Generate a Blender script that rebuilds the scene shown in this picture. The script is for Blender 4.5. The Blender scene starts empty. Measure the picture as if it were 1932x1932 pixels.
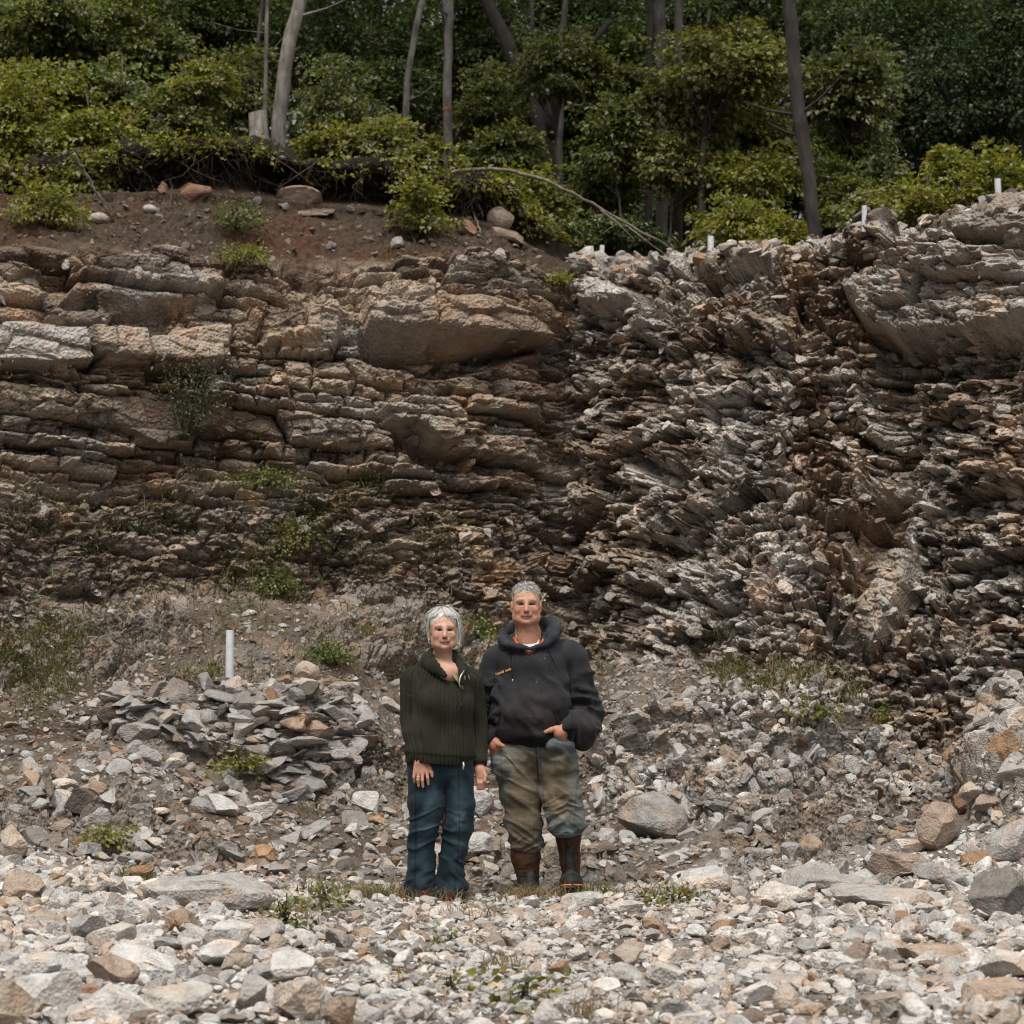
import bpy, math, random
import numpy as np
from mathutils import Vector, Matrix

# ------------------------------------------------------------------ camera, sky, sun, exposure
scene = bpy.context.scene
COL = scene.collection
HC, PITCH, FPX = 1.15, math.radians(5.22), 3874.0
cam_data = bpy.data.cameras.new("camera")
cam = bpy.data.objects.new("camera", cam_data)
COL.objects.link(cam)
cam.location = (0, 0, HC)
cam.rotation_euler = (math.pi / 2 + PITCH, 0, 0)
cam_data.sensor_width = 36.0
cam_data.lens = 36.0 * FPX / 1932.0
cam_data.clip_start, cam_data.clip_end = 0.1, 600.0
cam_data.dof.use_dof = True
cam_data.dof.focus_distance = 12.1
cam_data.dof.aperture_fstop = 4.5
scene.camera = cam

SUN_EL, SUN_AZ = math.radians(58), math.radians(-28)      # high, behind the camera and a little to its left
world = bpy.data.worlds.new("World")
scene.world = world
world.use_nodes = True
nt = world.node_tree
bg = nt.nodes["Background"]
sky = nt.nodes.new("ShaderNodeTexSky")
sky.sky_type = 'NISHITA'
sky.sun_disc = False
sky.sun_elevation = SUN_EL
sky.sun_rotation = math.pi + SUN_AZ
sky.air_density, sky.dust_density, sky.ozone_density = 1.0, 6.0, 1.0
hsv = nt.nodes.new("ShaderNodeHueSaturation")              # an overcast sky is nearly grey
hsv.inputs["Saturation"].default_value = 0.12
nt.links.new(sky.outputs[0], hsv.inputs["Color"])
nt.links.new(hsv.outputs[0], bg.inputs["Color"])
bg.inputs["Strength"].default_value = 0.055
sun_data = bpy.data.lights.new("sun", 'SUN')
sun_data.energy = 1.5
sun_data.angle = math.radians(18)
sun_data.color = (1.0, 0.94, 0.86)
sun = bpy.data.objects.new("sun", sun_data)
COL.objects.link(sun)
sdir = Vector((math.sin(SUN_AZ) * math.cos(SUN_EL), -math.cos(SUN_AZ) * math.cos(SUN_EL), math.sin(SUN_EL)))
sun.rotation_euler = sdir.to_track_quat('Z', 'Y').to_euler()
sun.location = sdir * 40
vs = scene.view_settings
vs.view_transform, vs.look = 'Standard', 'None'
vs.gamma, vs.exposure, vs.use_curve_mapping = 1.0, 0.95, False
scene.display_settings.display_device = 'sRGB'
scene.cycles.max_bounces = 6
scene.cycles.diffuse_bounces = 3
scene.cycles.glossy_bounces = 2
scene.cycles.transmission_bounces = 3
scene.cycles.caustics_reflective = scene.cycles.caustics_refractive = False
scene.cycles.use_denoising = True
scene.cycles.pixel_filter_type = 'BLACKMAN_HARRIS'
scene.cycles.filter_width = 1.2

RNG = np.random.default_rng(11)
SI, CO = math.sin(PITCH), math.cos(PITCH)

def P(px, py, Y):
    """world point seen at (px, py) of the 1932-pixel photograph, at distance Y"""
    a, b = (px - 966.0) / FPX, (966.0 - py) / FPX
    t = Y / (CO - b * SI)
    return np.array([a * t, Y, HC + t * (SI + b * CO)])

def proj(x, y, z):
    zz = z - HC
    d = y * CO + zz * SI
    u = -y * SI + zz * CO
    return 966 + FPX * x / d, 966 - FPX * u / d

# ------------------------------------------------------------------ numpy noise
def hsh(ix, iy, seed=0, iz=0):
    h = (ix.astype(np.int64) * 374761393 + iy.astype(np.int64) * 668265263 + np.int64(seed) * 1274126177 + (np.asarray(iz).astype(np.int64)) * 2147483647) & 0xffffffff
    h = ((h ^ (h >> 13)) * 1274126177) & 0xffffffff
    h = ((h ^ (h >> 16)) * 2246822519) & 0xffffffff
    h = h ^ (h >> 15)
    return (h & 0xffffff).astype(np.float64) / 16777216.0

def vn2(x, y, seed=0):
    ix, iy = np.floor(x), np.floor(y)
    fx, fy = x - ix, y - iy
    fx, fy = fx * fx * (3 - 2 * fx), fy * fy * (3 - 2 * fy)
    a, b = hsh(ix, iy, seed), hsh(ix + 1, iy, seed)
    c, d = hsh(ix, iy + 1, seed), hsh(ix + 1, iy + 1, seed)
    return (a + (b - a) * fx) * (1 - fy) + (c + (d - c) * fx) * fy

def fbm2(x, y, seed=0, o=4):
    s, amp, tot = 0.0, 1.0, 0.0
    for k in range(o):
        s = s + amp * vn2(x * 2 ** k + 17.3 * k, y * 2 ** k - 9.1 * k, seed + k)
        tot += amp; amp *= 0.5
    return s / tot - 0.5

def vn3(p, seed=0):
    ip = np.floor(p); f = p - ip; f = f * f * (3 - 2 * f)
    ix, iy, iz = ip[..., 0], ip[..., 1], ip[..., 2]
    r = 0.0
    for dx in (0, 1):
        for dy in (0, 1):
            for dz in (0, 1):
                w = (f[..., 0] if dx else 1 - f[..., 0]) * (f[..., 1] if dy else 1 - f[..., 1]) * (f[..., 2] if dz else 1 - f[..., 2])
                r = r + w * hsh(ix + dx, iy + dy, seed, iz + dz)
    return r - 0.5

def fbm3(p, seed=0, o=3):
    s, amp = 0.0, 1.0
    for k in range(o):
        s = s + amp * vn3(p * 2 ** k + 5.7 * k, seed + k); amp *= 0.5
    return s

def voro(x, y, seed=0):
    """F1, F2-F1, cell hashes (two), offset from the cell's point"""
    ix, iy = np.floor(x), np.floor(y)
    f1 = np.full(x.shape, 9.0); f2 = np.full(x.shape, 9.0)
    cx = np.zeros(x.shape); cy = np.zeros(x.shape); ox = np.zeros(x.shape); oy = np.zeros(x.shape)
    for dx in (-1, 0, 1):
        for dy in (-1, 0, 1):
            gx, gy = ix + dx, iy + dy
            qx = gx + 0.08 + 0.84 * hsh(gx, gy, seed) - x
            qy = gy + 0.08 + 0.84 * hsh(gx, gy, seed + 71) - y
            d = np.sqrt(qx * qx + qy * qy)
            nr = d < f1
            f2 = np.where(nr, f1, np.minimum(f2, d))
            f1 = np.where(nr, d, f1)
            cx = np.where(nr, gx, cx); cy = np.where(nr, gy, cy)
            ox = np.where(nr, -qx, ox); oy = np.where(nr, -qy, oy)
    return f1, f2 - f1, cx, cy, ox, oy

def sstep(a, b, x):
    t = np.clip((x - a) / (b - a), 0, 1)
    return t * t * (3 - 2 * t)

def mix(a, b, t):
    return a + (b - a) * t

def poly_sd(px, py, poly):
    """signed distance to a polygon, positive inside"""
    poly = np.array(poly, float)
    d = np.full(px.shape, 1e9); ins = np.zeros(px.shape, bool)
    n = len(poly)
    for i in range(n):
        a, b = poly[i], poly[(i + 1) % n]
        e = b - a
        wx, wy = px - a[0], py - a[1]
        t = np.clip((wx * e[0] + wy * e[1]) / (e @ e), 0, 1)
        d = np.minimum(d, np.hypot(wx - e[0] * t, wy - e[1] * t))
        c = ((a[1] > py) != (b[1] > py)) & (px < (b[0] - a[0]) * (py - a[1]) / ((b[1] - a[1]) + 1e-12) + a[0])
        ins ^= c
    return np.where(ins, d, -d)

# ------------------------------------------------------------------ mesh + object helpers
def mesh_np(name, V, F, mat=None, col=None, smooth=False, attrs=None):
    """V (n,3); F (m,k) with one k or a list of such arrays"""
    Fs = [np.asarray(f, np.int32) for f in (F if isinstance(F, list) else [F])]
    Fs = [f for f in Fs if len(f)]
    me = bpy.data.meshes.new(name)
    V = np.ascontiguousarray(V, np.float32)
    me.vertices.add(len(V)); me.vertices.foreach_set("co", V.ravel())
    loops = np.concatenate([f.ravel() for f in Fs])
    sizes = np.concatenate([np.full(len(f), f.shape[1], np.int32) for f in Fs])
    starts = np.concatenate([[0], np.cumsum(sizes)[:-1]]).astype(np.int32)
    me.loops.add(len(loops)); me.loops.foreach_set("vertex_index", loops)
    me.polygons.add(len(sizes)); me.polygons.foreach_set("loop_start", starts)
    me.polygons.foreach_set("loop_total", sizes)
    me.update(calc_edges=True)
    me.validate()
    if col is not None:
        at = me.color_attributes.new("Col", 'FLOAT_COLOR', 'POINT')
        c4 = np.ones((len(V), 4), np.float32); c4[:, :3] = col
        at.data.foreach_set("color", c4.ravel())
    for k, v in (attrs or {}).items():
        at = me.attributes.new(k, 'FLOAT', 'POINT'); at.data.foreach_set("value", np.ascontiguousarray(v, np.float32))
    me.polygons.foreach_set("use_smooth", np.full(len(me.polygons), bool(smooth)))
    if mat: me.materials.append(mat)
    return me

def link(name, me, parent=None, loc=None):
    o = bpy.data.objects.new(name, me); COL.objects.link(o)
    if loc is not None: o.location = loc
    if parent is not None: o.parent = parent
    return o

def tag(o, label=None, cat=None, group=None, kind=None):
    if label: o["label"] = label
    if cat: o["category"] = cat
    if group: o["group"] = group
    if kind: o["kind"] = kind
    return o

def empty(name, loc, label, cat, group=None):
    o = bpy.data.objects.new(name, None); COL.objects.link(o)
    o.location = loc; o.empty_display_size = 0.1
    return tag(o, label, cat, group)

class MB:
    """collects pieces of geometry into one mesh"""
    def __init__(s): s.V, s.F, s.C, s.n = [], {}, [], 0
    def add(s, V, F, col=None):
        for f in (F if isinstance(F, list) else [F]):
            f = np.asarray(f)
            if len(f): s.F.setdefault(f.shape[1], []).append(f + s.n)
        s.V.append(V); s.n += len(V)
        s.C.append(np.broadcast_to(np.asarray(col if col is not None else (1, 1, 1), float), (len(V), 3)))
        return s
    def mesh(s, name, mat, smooth=False, attrs=None):
        return mesh_np(name, np.concatenate(s.V), [np.concatenate(f) for f in s.F.values()], mat, np.concatenate(s.C), smooth, attrs)

def tube(pts, rad, n=8, cap=True):
    """tapered tube along a polyline"""
    pts = np.asarray(pts, float); m = len(pts)
    rad = np.broadcast_to(np.asarray(rad, float), (m,))
    t = np.gradient(pts, axis=0); t /= np.linalg.norm(t, axis=1)[:, None] + 1e-9
    ref = np.array([0.31, 0.9, 0.2]) if abs(t[0] @ np.array([0.31, 0.9, 0.2])) < 0.85 else np.array([1.0, 0, 0])
    u = np.cross(t, ref); u /= np.linalg.norm(u, axis=1)[:, None] + 1e-9
    v = np.cross(t, u)
    a = np.arange(n) * 2 * np.pi / n
    V = pts[:, None] + rad[:, None, None] * (np.cos(a)[None, :, None] * u[:, None] + np.sin(a)[None, :, None] * v[:, None])
    V = V.reshape(-1, 3)
    i = np.arange(m - 1)[:, None] * n; j = np.arange(n)[None]; k = (j + 1) % n
    F = np.stack([i + j, i + k, i + n + k, i + n + j], -1).reshape(-1, 4)
    if cap:
        V = np.concatenate([V, pts[:1], pts[-1:]]); b = m * n
        T = np.concatenate([np.stack([np.full(n, b), k[0], j[0]], -1), np.stack([np.full(n, b + 1), (m - 1) * n + j[0], (m - 1) * n + k[0]], -1)])
        return V, [F, T]
    return V, F

# ------------------------------------------------------------------ materials
def mat(name, build):
    m = bpy.data.materials.new(name); m.use_nodes = True
    t = m.node_tree; t.nodes.clear()
    out = t.nodes.new("ShaderNodeOutputMaterial")
    def N(kind, ins=None, **kw):
        nd = t.nodes.new(kind)
        for k, v in kw.items(): setattr(nd, k, v)
        for k, v in (ins or {}).items():
            s = nd.inputs[k]
            if hasattr(v, "is_linked") or isinstance(v, bpy.types.NodeSocket): t.links.new(v, s)
            else: s.default_value = v
        return nd
    sh = build(N, t)
    t.links.new(sh, out.inputs["Surface"])
    return m

def noise(N, co, scale, detail=4, rough=0.6, **kw):
    return N("ShaderNodeTexNoise", {"Vector": co, "Scale": scale, "Detail": detail, "Roughness": rough}, **kw).outputs["Fac"]

def ramp(N, fac, stops):
    r = N("ShaderNodeValToRGB", {"Fac": fac}); cr = r.color_ramp
    while len(cr.elements) < len(stops): cr.elements.new(0.5)
    for e, (p, c) in zip(cr.elements, stops):
        e.position = p; e.color = (*c, 1) if len(c) == 3 else c
    return r.outputs["Color"]

def g3(v): return (v, v, v)

def mul(N, a, b, fac=1.0, mode='MULTIPLY'):
    n = N("ShaderNodeMix", data_type='RGBA', blend_type=mode)
    n.inputs[0].default_value = fac if not isinstance(fac, bpy.types.NodeSocket) else 0
    t = n.id_data
    if isinstance(fac, bpy.types.NodeSocket): t.links.new(fac, n.inputs[0])
    for s, v in ((n.inputs[6], a), (n.inputs[7], b)):
        if isinstance(v, bpy.types.NodeSocket): t.links.new(v, s)
        else: s.default_value = (*v, 1)
    return n.outputs[2]

def pos(N): return N("ShaderNodeNewGeometry").outputs["Position"]
def objco(N): return N("ShaderNodeTexCoord").outputs["Object"]
def vcol(N): return N("ShaderNodeVertexColor", layer_name="Col").outputs["Color"]

def rock_build(sc, bump, dist=0.02):
    def b(N, t):
        co = pos(N)
        c = vcol(N)
        m1 = ramp(N, noise(N, co, 7 * sc, 6, 0.65), [(0.28, g3(0.62)), (0.5, g3(1.0)), (0.72, g3(1.28))])
        m2 = ramp(N, noise(N, co, 42 * sc, 5, 0.7), [(0.3, g3(0.80)), (0.52, g3(1.0)), (0.7, g3(1.14))])
        st = ramp(N, noise(N, co, 2.6 * sc, 5, 0.6), [(0.50, g3(0)), (0.66, g3(0.5))])
        c = mul(N, c, (0.62, 0.42, 0.27), st, 'MULTIPLY') if False else mul(N, mul(N, c, m1), m2)
        rust = mul(N, c, (1.25, 0.88, 0.62))
        c = mul(N, c, rust, st, 'MIX')
        h1 = noise(N, co, 16 * sc, 8, 0.72)
        h2 = N("ShaderNodeTexVoronoi", {"Vector": co, "Scale": 30 * sc}, feature='F1').outputs["Distance"]
        hh = N("ShaderNodeMath", {0: h1, 1: h2}, operation='ADD').outputs[0]
        bp = N("ShaderNodeBump", {"Strength": bump, "Distance": dist, "Height": hh})
        return N("ShaderNodeBsdfPrincipled", {"Base Color": c, "Roughness": 0.92, "Specular IOR Level": 0.25, "Normal": bp.outputs[0]}).outputs[0]
    return b

M_CLIFF = mat("layered_rock", rock_build(1.0, 0.9, 0.03))
M_STONE = mat("loose_stone", rock_build(2.2, 0.55, 0.012))
M_GROUND = mat("gravelly_soil", rock_build(3.0, 0.8, 0.02))

def leaf_build(N, t):
    c = vcol(N)
    d = N("ShaderNodeBsdfPrincipled", {"Base Color": c, "Roughness": 0.55, "Specular IOR Level": 0.35}).outputs[0]
    tr = N("ShaderNodeBsdfTranslucent", {"Color": mul(N, c, (1.15, 1.25, 0.5))}).outputs[0]
    return N("ShaderNodeMixShader", {0: 0.38, 1: d, 2: tr}).outputs[0]
M_LEAF = mat("leaf", leaf_build)

def bark_build(N, t):
    co = pos(N)
    mp = N("ShaderNodeMapping", {"Vector": co, "Scale": (9, 9, 2.2)}).outputs[0]
    m1 = ramp(N, noise(N, mp, 2.2, 7, 0.7), [(0.3, g3(0.4)), (0.5, g3(0.9)), (0.7, g3(1.45))])
    m2 = ramp(N, noise(N, co, 3.2, 4, 0.6), [(0.35, g3(0.6)), (0.6, g3(1.2))])
    c = mul(N, mul(N, vcol(N), m1), m2)
    bp = N("ShaderNodeBump", {"Strength": 0.9, "Distance": 0.03, "Height": noise(N, mp, 3.0, 8, 0.7)})
    return N("ShaderNodeBsdfPrincipled", {"Base Color": c, "Roughness": 0.9, "Normal": bp.outputs[0]}).outputs[0]
M_BARK = mat("bark", bark_build)

# ------------------------------------------------------------------ the quarry: one swept sheet, cut into ground, slope, cliff and forest floor
CUR = [
 None, None,
 [(0,1640,11.7),(280,1668,11.7),(600,1690,11.7),(760,1702,11.7),(1000,1702,11.7),(1150,1692,11.7),(1400,1690,11.7),(1650,1668,11.7),(1932,1640,11.7)],
 [(0,1585,12.9),(280,1640,12.8),(600,1658,12.8),(760,1670,12.8),(1000,1676,12.8),(1150,1668,12.8),(1400,1650,12.8),(1650,1600,12.8),(1800,1530,13.0),(1932,1455,13.2)],
 [(0,1490,14.2),(200,1440,14.2),(433,1530,14.3),(600,1560,14.3),(800,1580,14.3),(1050,1600,14.3),(1150,1572,14.3),(1300,1560,14.2),(1450,1530,14.2),(1600,1540,14.2),(1750,1550,14.2),(1820,1480,14.1),(1870,1400,14.0),(1932,1345,13.9)],
 [(0,1420,15.3),(200,1402,15.2),(300,1405,15.1),(433,1490,15.1),(560,1510,15.1),(680,1490,15.3),(800,1505,15.3),(900,1515,15.3),(1100,1510,15.3),(1200,1480,15.2),(1300,1470,15.2),(1450,1440,15.2),(1600,1440,15.2),(1700,1482,15.2),(1800,1474,15.0),(1860,1396,14.8),(1932,1338,14.6)],
 [(0,1340,16),(200,1332,15.8),(300,1325,15.6),(433,1308,15.5),(560,1305,15.5),(660,1322,15.7),(705,1405,15.9),(760,1425,16.2),(900,1425,16.4),(1100,1405,16.5),(1200,1352,16.3),(1320,1322,16.2),(1450,1302,16.2),(1560,1322,16.2),(1650,1372,16.3),(1720,1420,16.4),(1800,1442,16.4),(1932,1430,16.0)],
 [(0,1270,17.2),(250,1286,17.0),(433,1286,16.7),(560,1274,16.7),(660,1284,16.9),(760,1305,17.4),(900,1315,17.8),(1050,1312,18.3),(1200,1292,17.6),(1320,1292,17.2),(1450,1280,17.1),(1560,1312,17.0),(1650,1366,17.0),(1720,1412,16.9),(1800,1428,16.8),(1932,1420,16.6)],
 [(0,1120,17.9),(120,1130,18.3),(250,1120,18.9),(433,1102,19.2),(680,1110,19.5),(800,1140,19.8),(900,1180,20.0),(1050,1230,20.4),(1110,1230,20.0),(1200,1240,19.0),(1320,1250,18.3),(1450,1262,17.8),(1560,1300,17.5),(1650,1356,17.4),(1720,1400,17.3),(1800,1415,17.2),(1932,1405,17.0)],
 [(0,860,18.6),(250,870,19.4),(433,870,19.7),(680,870,19.9),(900,870,20.3),(980,875,20.7),(1050,880,21.2),(1110,880,20.9),(1200,880,20.0),(1320,880,19.3),(1450,880,18.7),(1650,885,18.6),(1800,885,18.0),(1932,880,17.4)],
 [(0,650,18.75),(433,650,19.9),(680,650,20.1),(900,650,20.5),(1000,650,21.1),(1050,650,21.6),(1110,650,21.4),(1200,650,20.5),(1320,650,19.9),(1450,650,19.2),(1650,650,18.8),(1932,650,17.6)],
 [(0,485,19.3),(200,475,19.8),(430,500,20.3),(560,508,20.6),(700,500,20.8),(900,492,21.2),(1000,520,21.6),(1060,530,21.9),(1110,500,21.8),(1200,497,21.2),(1320,491,20.6),(1450,486,20.0),(1560,481,19.7),(1650,458,19.3),(1800,438,18.6),(1932,428,18.0)],
 [(0,385,20.9),(120,392,21.0),(230,385,21.2),(430,392,21.5),(600,402,21.7),(740,420,22.0),(850,428,22.2),(940,445,22.3),(1000,482,22.3),(1060,516,22.3),(1110,495,22.2),(1200,493,21.7),(1320,488,21.1),(1450,483,20.5),(1560,478,20.2),(1650,455,19.8),(1800,436,19.2),(1932,426,18.6)],
 [(0,312,21.3),(120,300,21.3),(230,278,21.3),(350,272,21.4),(480,270,21.5),(600,294,21.7),(720,314,21.9),(760,336,22.0),(850,346,22.1),(920,342,22.2),(960,366,22.4),(1000,412,22.5),(1040,452,22.7),(1090,489,23.0),(1200,491,22.7),(1320,486,22.1),(1450,481,21.5),(1560,476,21.2),(1650,453,20.8),(1800,434,20.2),(1932,424,19.6)],
]
SEG = [60, 150, 34, 74, 56, 84, 54, 110, 142, 122, 98, 74, 62, 24, 20, 16]
cc = np.concatenate([np.linspace(-.62, -.272, 100)[:-1], np.linspace(-.272, .272, 820), np.linspace(.272, .62, 100)[1:]])
NC = len(cc)
def gsm(a, s):
    k = np.exp(-0.5 * (np.arange(-3 * s, 3 * s + 1) / s) ** 2); k /= k.sum()
    return np.convolve(np.pad(a, 3 * s, mode='edge'), k, 'valid')
ctrl = []
for k, cv in enumerate(CUR):
    if cv is None:
        Y = np.full(NC, 4.0 if k == 0 else 8.5)
        Z = np.full(NC, -0.03) if k == 0 else np.interp(cc, [-.25, -.1, 0, .12, .25], [.10, .04, 0, .02, .10])
    else:
        kx, ky, kY = np.array(cv, float).T
        px = 966 + FPX * cc
        for _ in range(2):
            py = np.interp(px, kx, ky); px = 966 + FPX * cc * (CO - (966 - py) / FPX * SI)
        py, Y = np.interp(px, kx, ky), np.interp(px, kx, kY)
        Z = P(px, py, Y)[2]
    Y, Z = gsm(Y, 7), gsm(Z, 7)
    ctrl.append((Y, Z))
Yl, Zl = ctrl[-1]
ctrl += [(np.full(NC, 27.0), Zl * 0.6 + 6.3 * 0.4 + 0.05), (np.full(NC, 45.0), np.full(NC, 7.4)), (np.full(NC, 110.0), np.full(NC, 17.0))]
rY, rZ, rk = [], [], []
for k, n in enumerate(SEG):
    for i in range(n):
        f = i / n
        rY.append(mix(ctrl[k][0], ctrl[k + 1][0], f)); rZ.append(mix(ctrl[k][1], ctrl[k + 1][1], f)); rk.append(k + f)
rY.append(ctrl[-1][0]); rZ.append(ctrl[-1][1]); rk.append(float(len(SEG)))
GY, GZ, RK = np.array(rY), np.array(rZ), np.array(rk)
def rsm(A, s):
    k = np.exp(-0.5 * (np.arange(-3 * s, 3 * s + 1) / s) ** 2); k /= k.sum()
    Ap = np.pad(A, ((3 * s, 3 * s), (0, 0)), mode='edge')
    return sum(k[i] * Ap[i:i + len(A)] for i in range(len(k)))
wsm = (sstep(10.6, 11.2, RK) * (1 - sstep(13.6, 14.2, RK)))[:, None]
GY, GZ = mix(rsm(GY, 7), rsm(GY, 3), wsm), mix(rsm(GZ, 7), rsm(GZ, 3), wsm)
NR = len(RK)
GX = cc[None] * GY
PX, PY = proj(GX, GY, GZ)
K = np.broadcast_to(RK[:, None], GX.shape)
# arc length along the profile and smooth normals
dS = np.hypot(np.diff(GY, axis=0), np.diff(GZ, axis=0))
GS = np.concatenate([np.zeros((1, NC)), np.cumsum(dS, 0)]); GS = GS - GS[SEG[0] + SEG[1]][None]
def normals(X, Y, Z):
    du = np.stack([np.gradient(X, axis=1), np.gradient(Y, axis=1), np.gradient(Z, axis=1)], -1)
    dv = np.stack([np.gradient(X, axis=0), np.gradient(Y, axis=0), np.gradient(Z, axis=0)], -1)
    n = np.cross(du, dv); n /= np.linalg.norm(n, axis=-1)[..., None] + 1e-12
    return n
NRM = normals(GX, GY, GZ)

# ---- masks (all in place, on the sheet)
cliff = sstep(7.75, 8.15, K) * (1 - sstep(10.9, 11.15, K))
bank = sstep(10.95, 11.2, K) * (1 - sstep(13.0, 13.05, K)) * (1 - sstep(1070, 1110, PX))
rimR = sstep(10.9, 11.1, K) * (1 - sstep(13.0, 13.2, K)) * sstep(1060, 1110, PX)
right = sstep(1010, 1110, PX)
wob = 60 * fbm2(GX * .9, GZ * .9, 5, 3)
veg_band = cliff * (1 - right) * sstep(900, 1020, PY + 2 * wob)                      # dark overgrown foot of the left wall
outc = np.clip(sstep(-6, 20, poly_sd(PX, PY, [(180,1330),(420,1300),(660,1300),(690,1380),(660,1470),(560,1530),(400,1430),(230,1400)])), 0, 1)
mound = np.clip(sstep(-20, 60, poly_sd(PX, PY, [(1100,1400),(1250,1310),(1450,1275),(1640,1370),(1780,1440),(1800,1530),(1500,1540),(1330,1570),(1120,1540)])), 0, 1)
pileR = sstep(0, 40, poly_sd(PX, PY, [(1960,1310),(1900,1350),(1835,1430),(1800,1490),(1830,1560),(1990,1600)]))
leftpale = sstep(-10, 50, poly_sd(PX, PY, [(-200,1000),(20,1020),(90,1120),(60,1230),(-200,1260)]))
gravel = 1 - sstep(2.6, 3.4, K)
talus = np.clip(1 - gravel - sstep(7.6, 8.1, K), 0, 1)
plateau = sstep(12.95, 13.05, K)

# ---- relief
disp = np.zeros(GX.shape); tint = np.zeros(GX.shape); cell = np.zeros(GX.shape); crack = np.zeros(GX.shape)
GSa = GS
wcl = sstep(5.0, 6.0, K)
GS = mix(GS, GZ * 1.05 + .06 * (GY - 19) + 7.0, wcl)                                # beds lie flat in the rock, whatever way the face turns
wx = GX + .10 * fbm2(GX * 1.3, GS * 1.3, 21, 3) + .04 * fbm2(GX * 6, GS * 6, 22, 2)
ws = GS + .09 * fbm2(GX * 1.1, GS * 1.1, 31, 3) + .04 * fbm2(GX * 5, GS * 9, 32, 3)
# left wall: thick beds split into blocks
dipL = ws + .025 * wx
beds = np.cumsum(np.random.default_rng(5).choice([.07, .11, .16, .22, .3, .38], 700, p=[.18, .22, .22, .18, .12, .08]))
beds = beds - 14.0
li = np.searchsorted(beds, dipL.ravel()).reshape(dipL.shape); li = np.clip(li, 1, len(beds) - 1)
b0, b1 = beds[li - 1], beds[li]
wid = .24 + .85 * hsh(li, li * 0, 3) * np.clip((b1 - b0) / .2, .5, 1.6)
bx = wx / wid + 13.7 * hsh(li, li * 0, 9) + .35 * (dipL - b0) / (b1 - b0) * (hsh(li, li * 0, 10) - .5)
bi = np.floor(bx); fx = bx - bi
er = np.minimum(fx, 1 - fx) * wid; es = np.minimum(dipL - b0, b1 - dipL)
edge = np.clip(np.minimum(er, es), 0, 9)
r1 = hsh(bi, li, 41)
dl = .30 * (r1 - .5) + .10 * (fx - .5) * (hsh(bi, li, 42) - .5) * wid + .25 * ((dipL - b0) - .5 * (b1 - b0)) * (hsh(bi, li, 43) - .75)
dl -= .13 * np.exp(-edge / .022)
_, e2, c2x, c2y, o2x, o2y = voro(wx * 3.2, dipL * 6.5, 51)
r2 = hsh(c2x, c2y, 52)
dl += .125 * (r2 - .5) + .12 * o2x * (hsh(c2x, c2y, 53) - .5) + .09 * o2y * (hsh(c2x, c2y, 54) - .6) - .03 * np.exp(-e2 / .05)
_, e6, c6x, c6y, o6x, o6y = voro(wx * 6.5 + .9 * hsh(bi, li, 44), dipL * 11 + hsh(bi, li, 45), 55)
r6 = hsh(c6x, c6y, 56)
dl += (.065 * (r6 - .5) + .05 * o6y * (hsh(c6x, c6y, 57) - .6) - .025 * np.exp(-e6 / .07)) * (.35 + .65 * (hsh(bi, li, 46) > .35))
bb = hsh(np.floor(wx * .9 + 3), np.floor(dipL * 1.6), 47)
# right wall: a jumble of thin tilted plates
ang = .55 * (hsh(np.floor(GX * 1.1 + .3 * fbm2(GX * 3, GS * 3, 62, 2)), np.floor(GS * .9 + .4 * fbm2(GX * 2, GS * 2, 63, 2)), 61) - .5) - .08
rxx = wx * np.cos(ang) + ws * np.sin(ang); rss = -wx * np.sin(ang) + ws * np.cos(ang)
_, e3, c3x, c3y, o3x, o3y = voro(rxx * 1.5, rss * 2.2, 81)
_, e4, c4x, c4y, o4x, o4y = voro(rxx * 7.0 + 2 * hsh(c3x, c3y, 82), rss * 11.5 + hsh(c3x, c3y, 83), 84)
_, e5, c5x, c5y, o5x, o5y = voro(rxx * 15, rss * 22, 91)
r3, r4, r5 = hsh(c3x, c3y, 85), hsh(c4x, c4y, 86), hsh(c5x, c5y, 92)
dr = .26 * (r3 - .5) + .34 * o3x * (hsh(c3x, c3y, 87) - .5) + .26 * o3y * (hsh(c3x, c3y, 88) - .7) - .10 * np.exp(-e3 / .06)
dr += .17 * (r4 - .5) + .19 * o4x * (hsh(c4x, c4y, 89) - .5) + .16 * o4y * (hsh(c4x, c4y, 90) - .65) - .08 * np.exp(-e4 / .07)
_, e7, _a, _b, _c, _d = voro(rxx * 2.6 + .5 * rss, rss * .8, 95)
dr -= .16 * np.exp(-e7 / .05) * sstep(-.1, .15, fbm2(GX, GS, 96, 2))
dr += .075 * (r5 - .5) + .06 * o5y * (hsh(c5x, c5y, 93) - .7)
low = fbm2(GX * .55, GS * .7, 101, 4)
smooth_patch = sstep(.02, .16, fbm2(GX * .8 + 4, GS * 1.2, 103, 3)) * (1 - right)     # calmer bedrock faces
rel = mix(dl, dr, np.clip(right + .5 * veg_band + leftpale, 0, 1))
rel = rel + .04 * (r5 - .5) * (1 - right) * (1 - smooth_patch) + .03 * fbm2(GX * 16, GS * 24, 104, 3)
disp += cliff * (rel + .75 * low)
disp += rimR * (.6 * dr + .3 * low)
disp += outc * talus * (.10 + .30 * np.clip(dr, -.2, .3))
trk = sstep(.03, .16, fbm2(GX * .9 + 2, GY * .9, 125, 3)) * talus * (1 - outc) * (1 - mound)
disp += trk * (.8 * np.clip(dr, -.25, .35))
disp += mound * (.85 * np.clip(dr, -.3, .4) + .2 * low)
disp += pileR * (.34 + .6 * dr + .25 * low)
disp += bank * (.34 * fbm2(GX * 1.4, GY * 2.0, 111, 6) + .09 * fbm2(GX * 7, GY * 7, 112, 5) + .05 * (vn2(GX * 22, GY * 22, 113) - .5))
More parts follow.
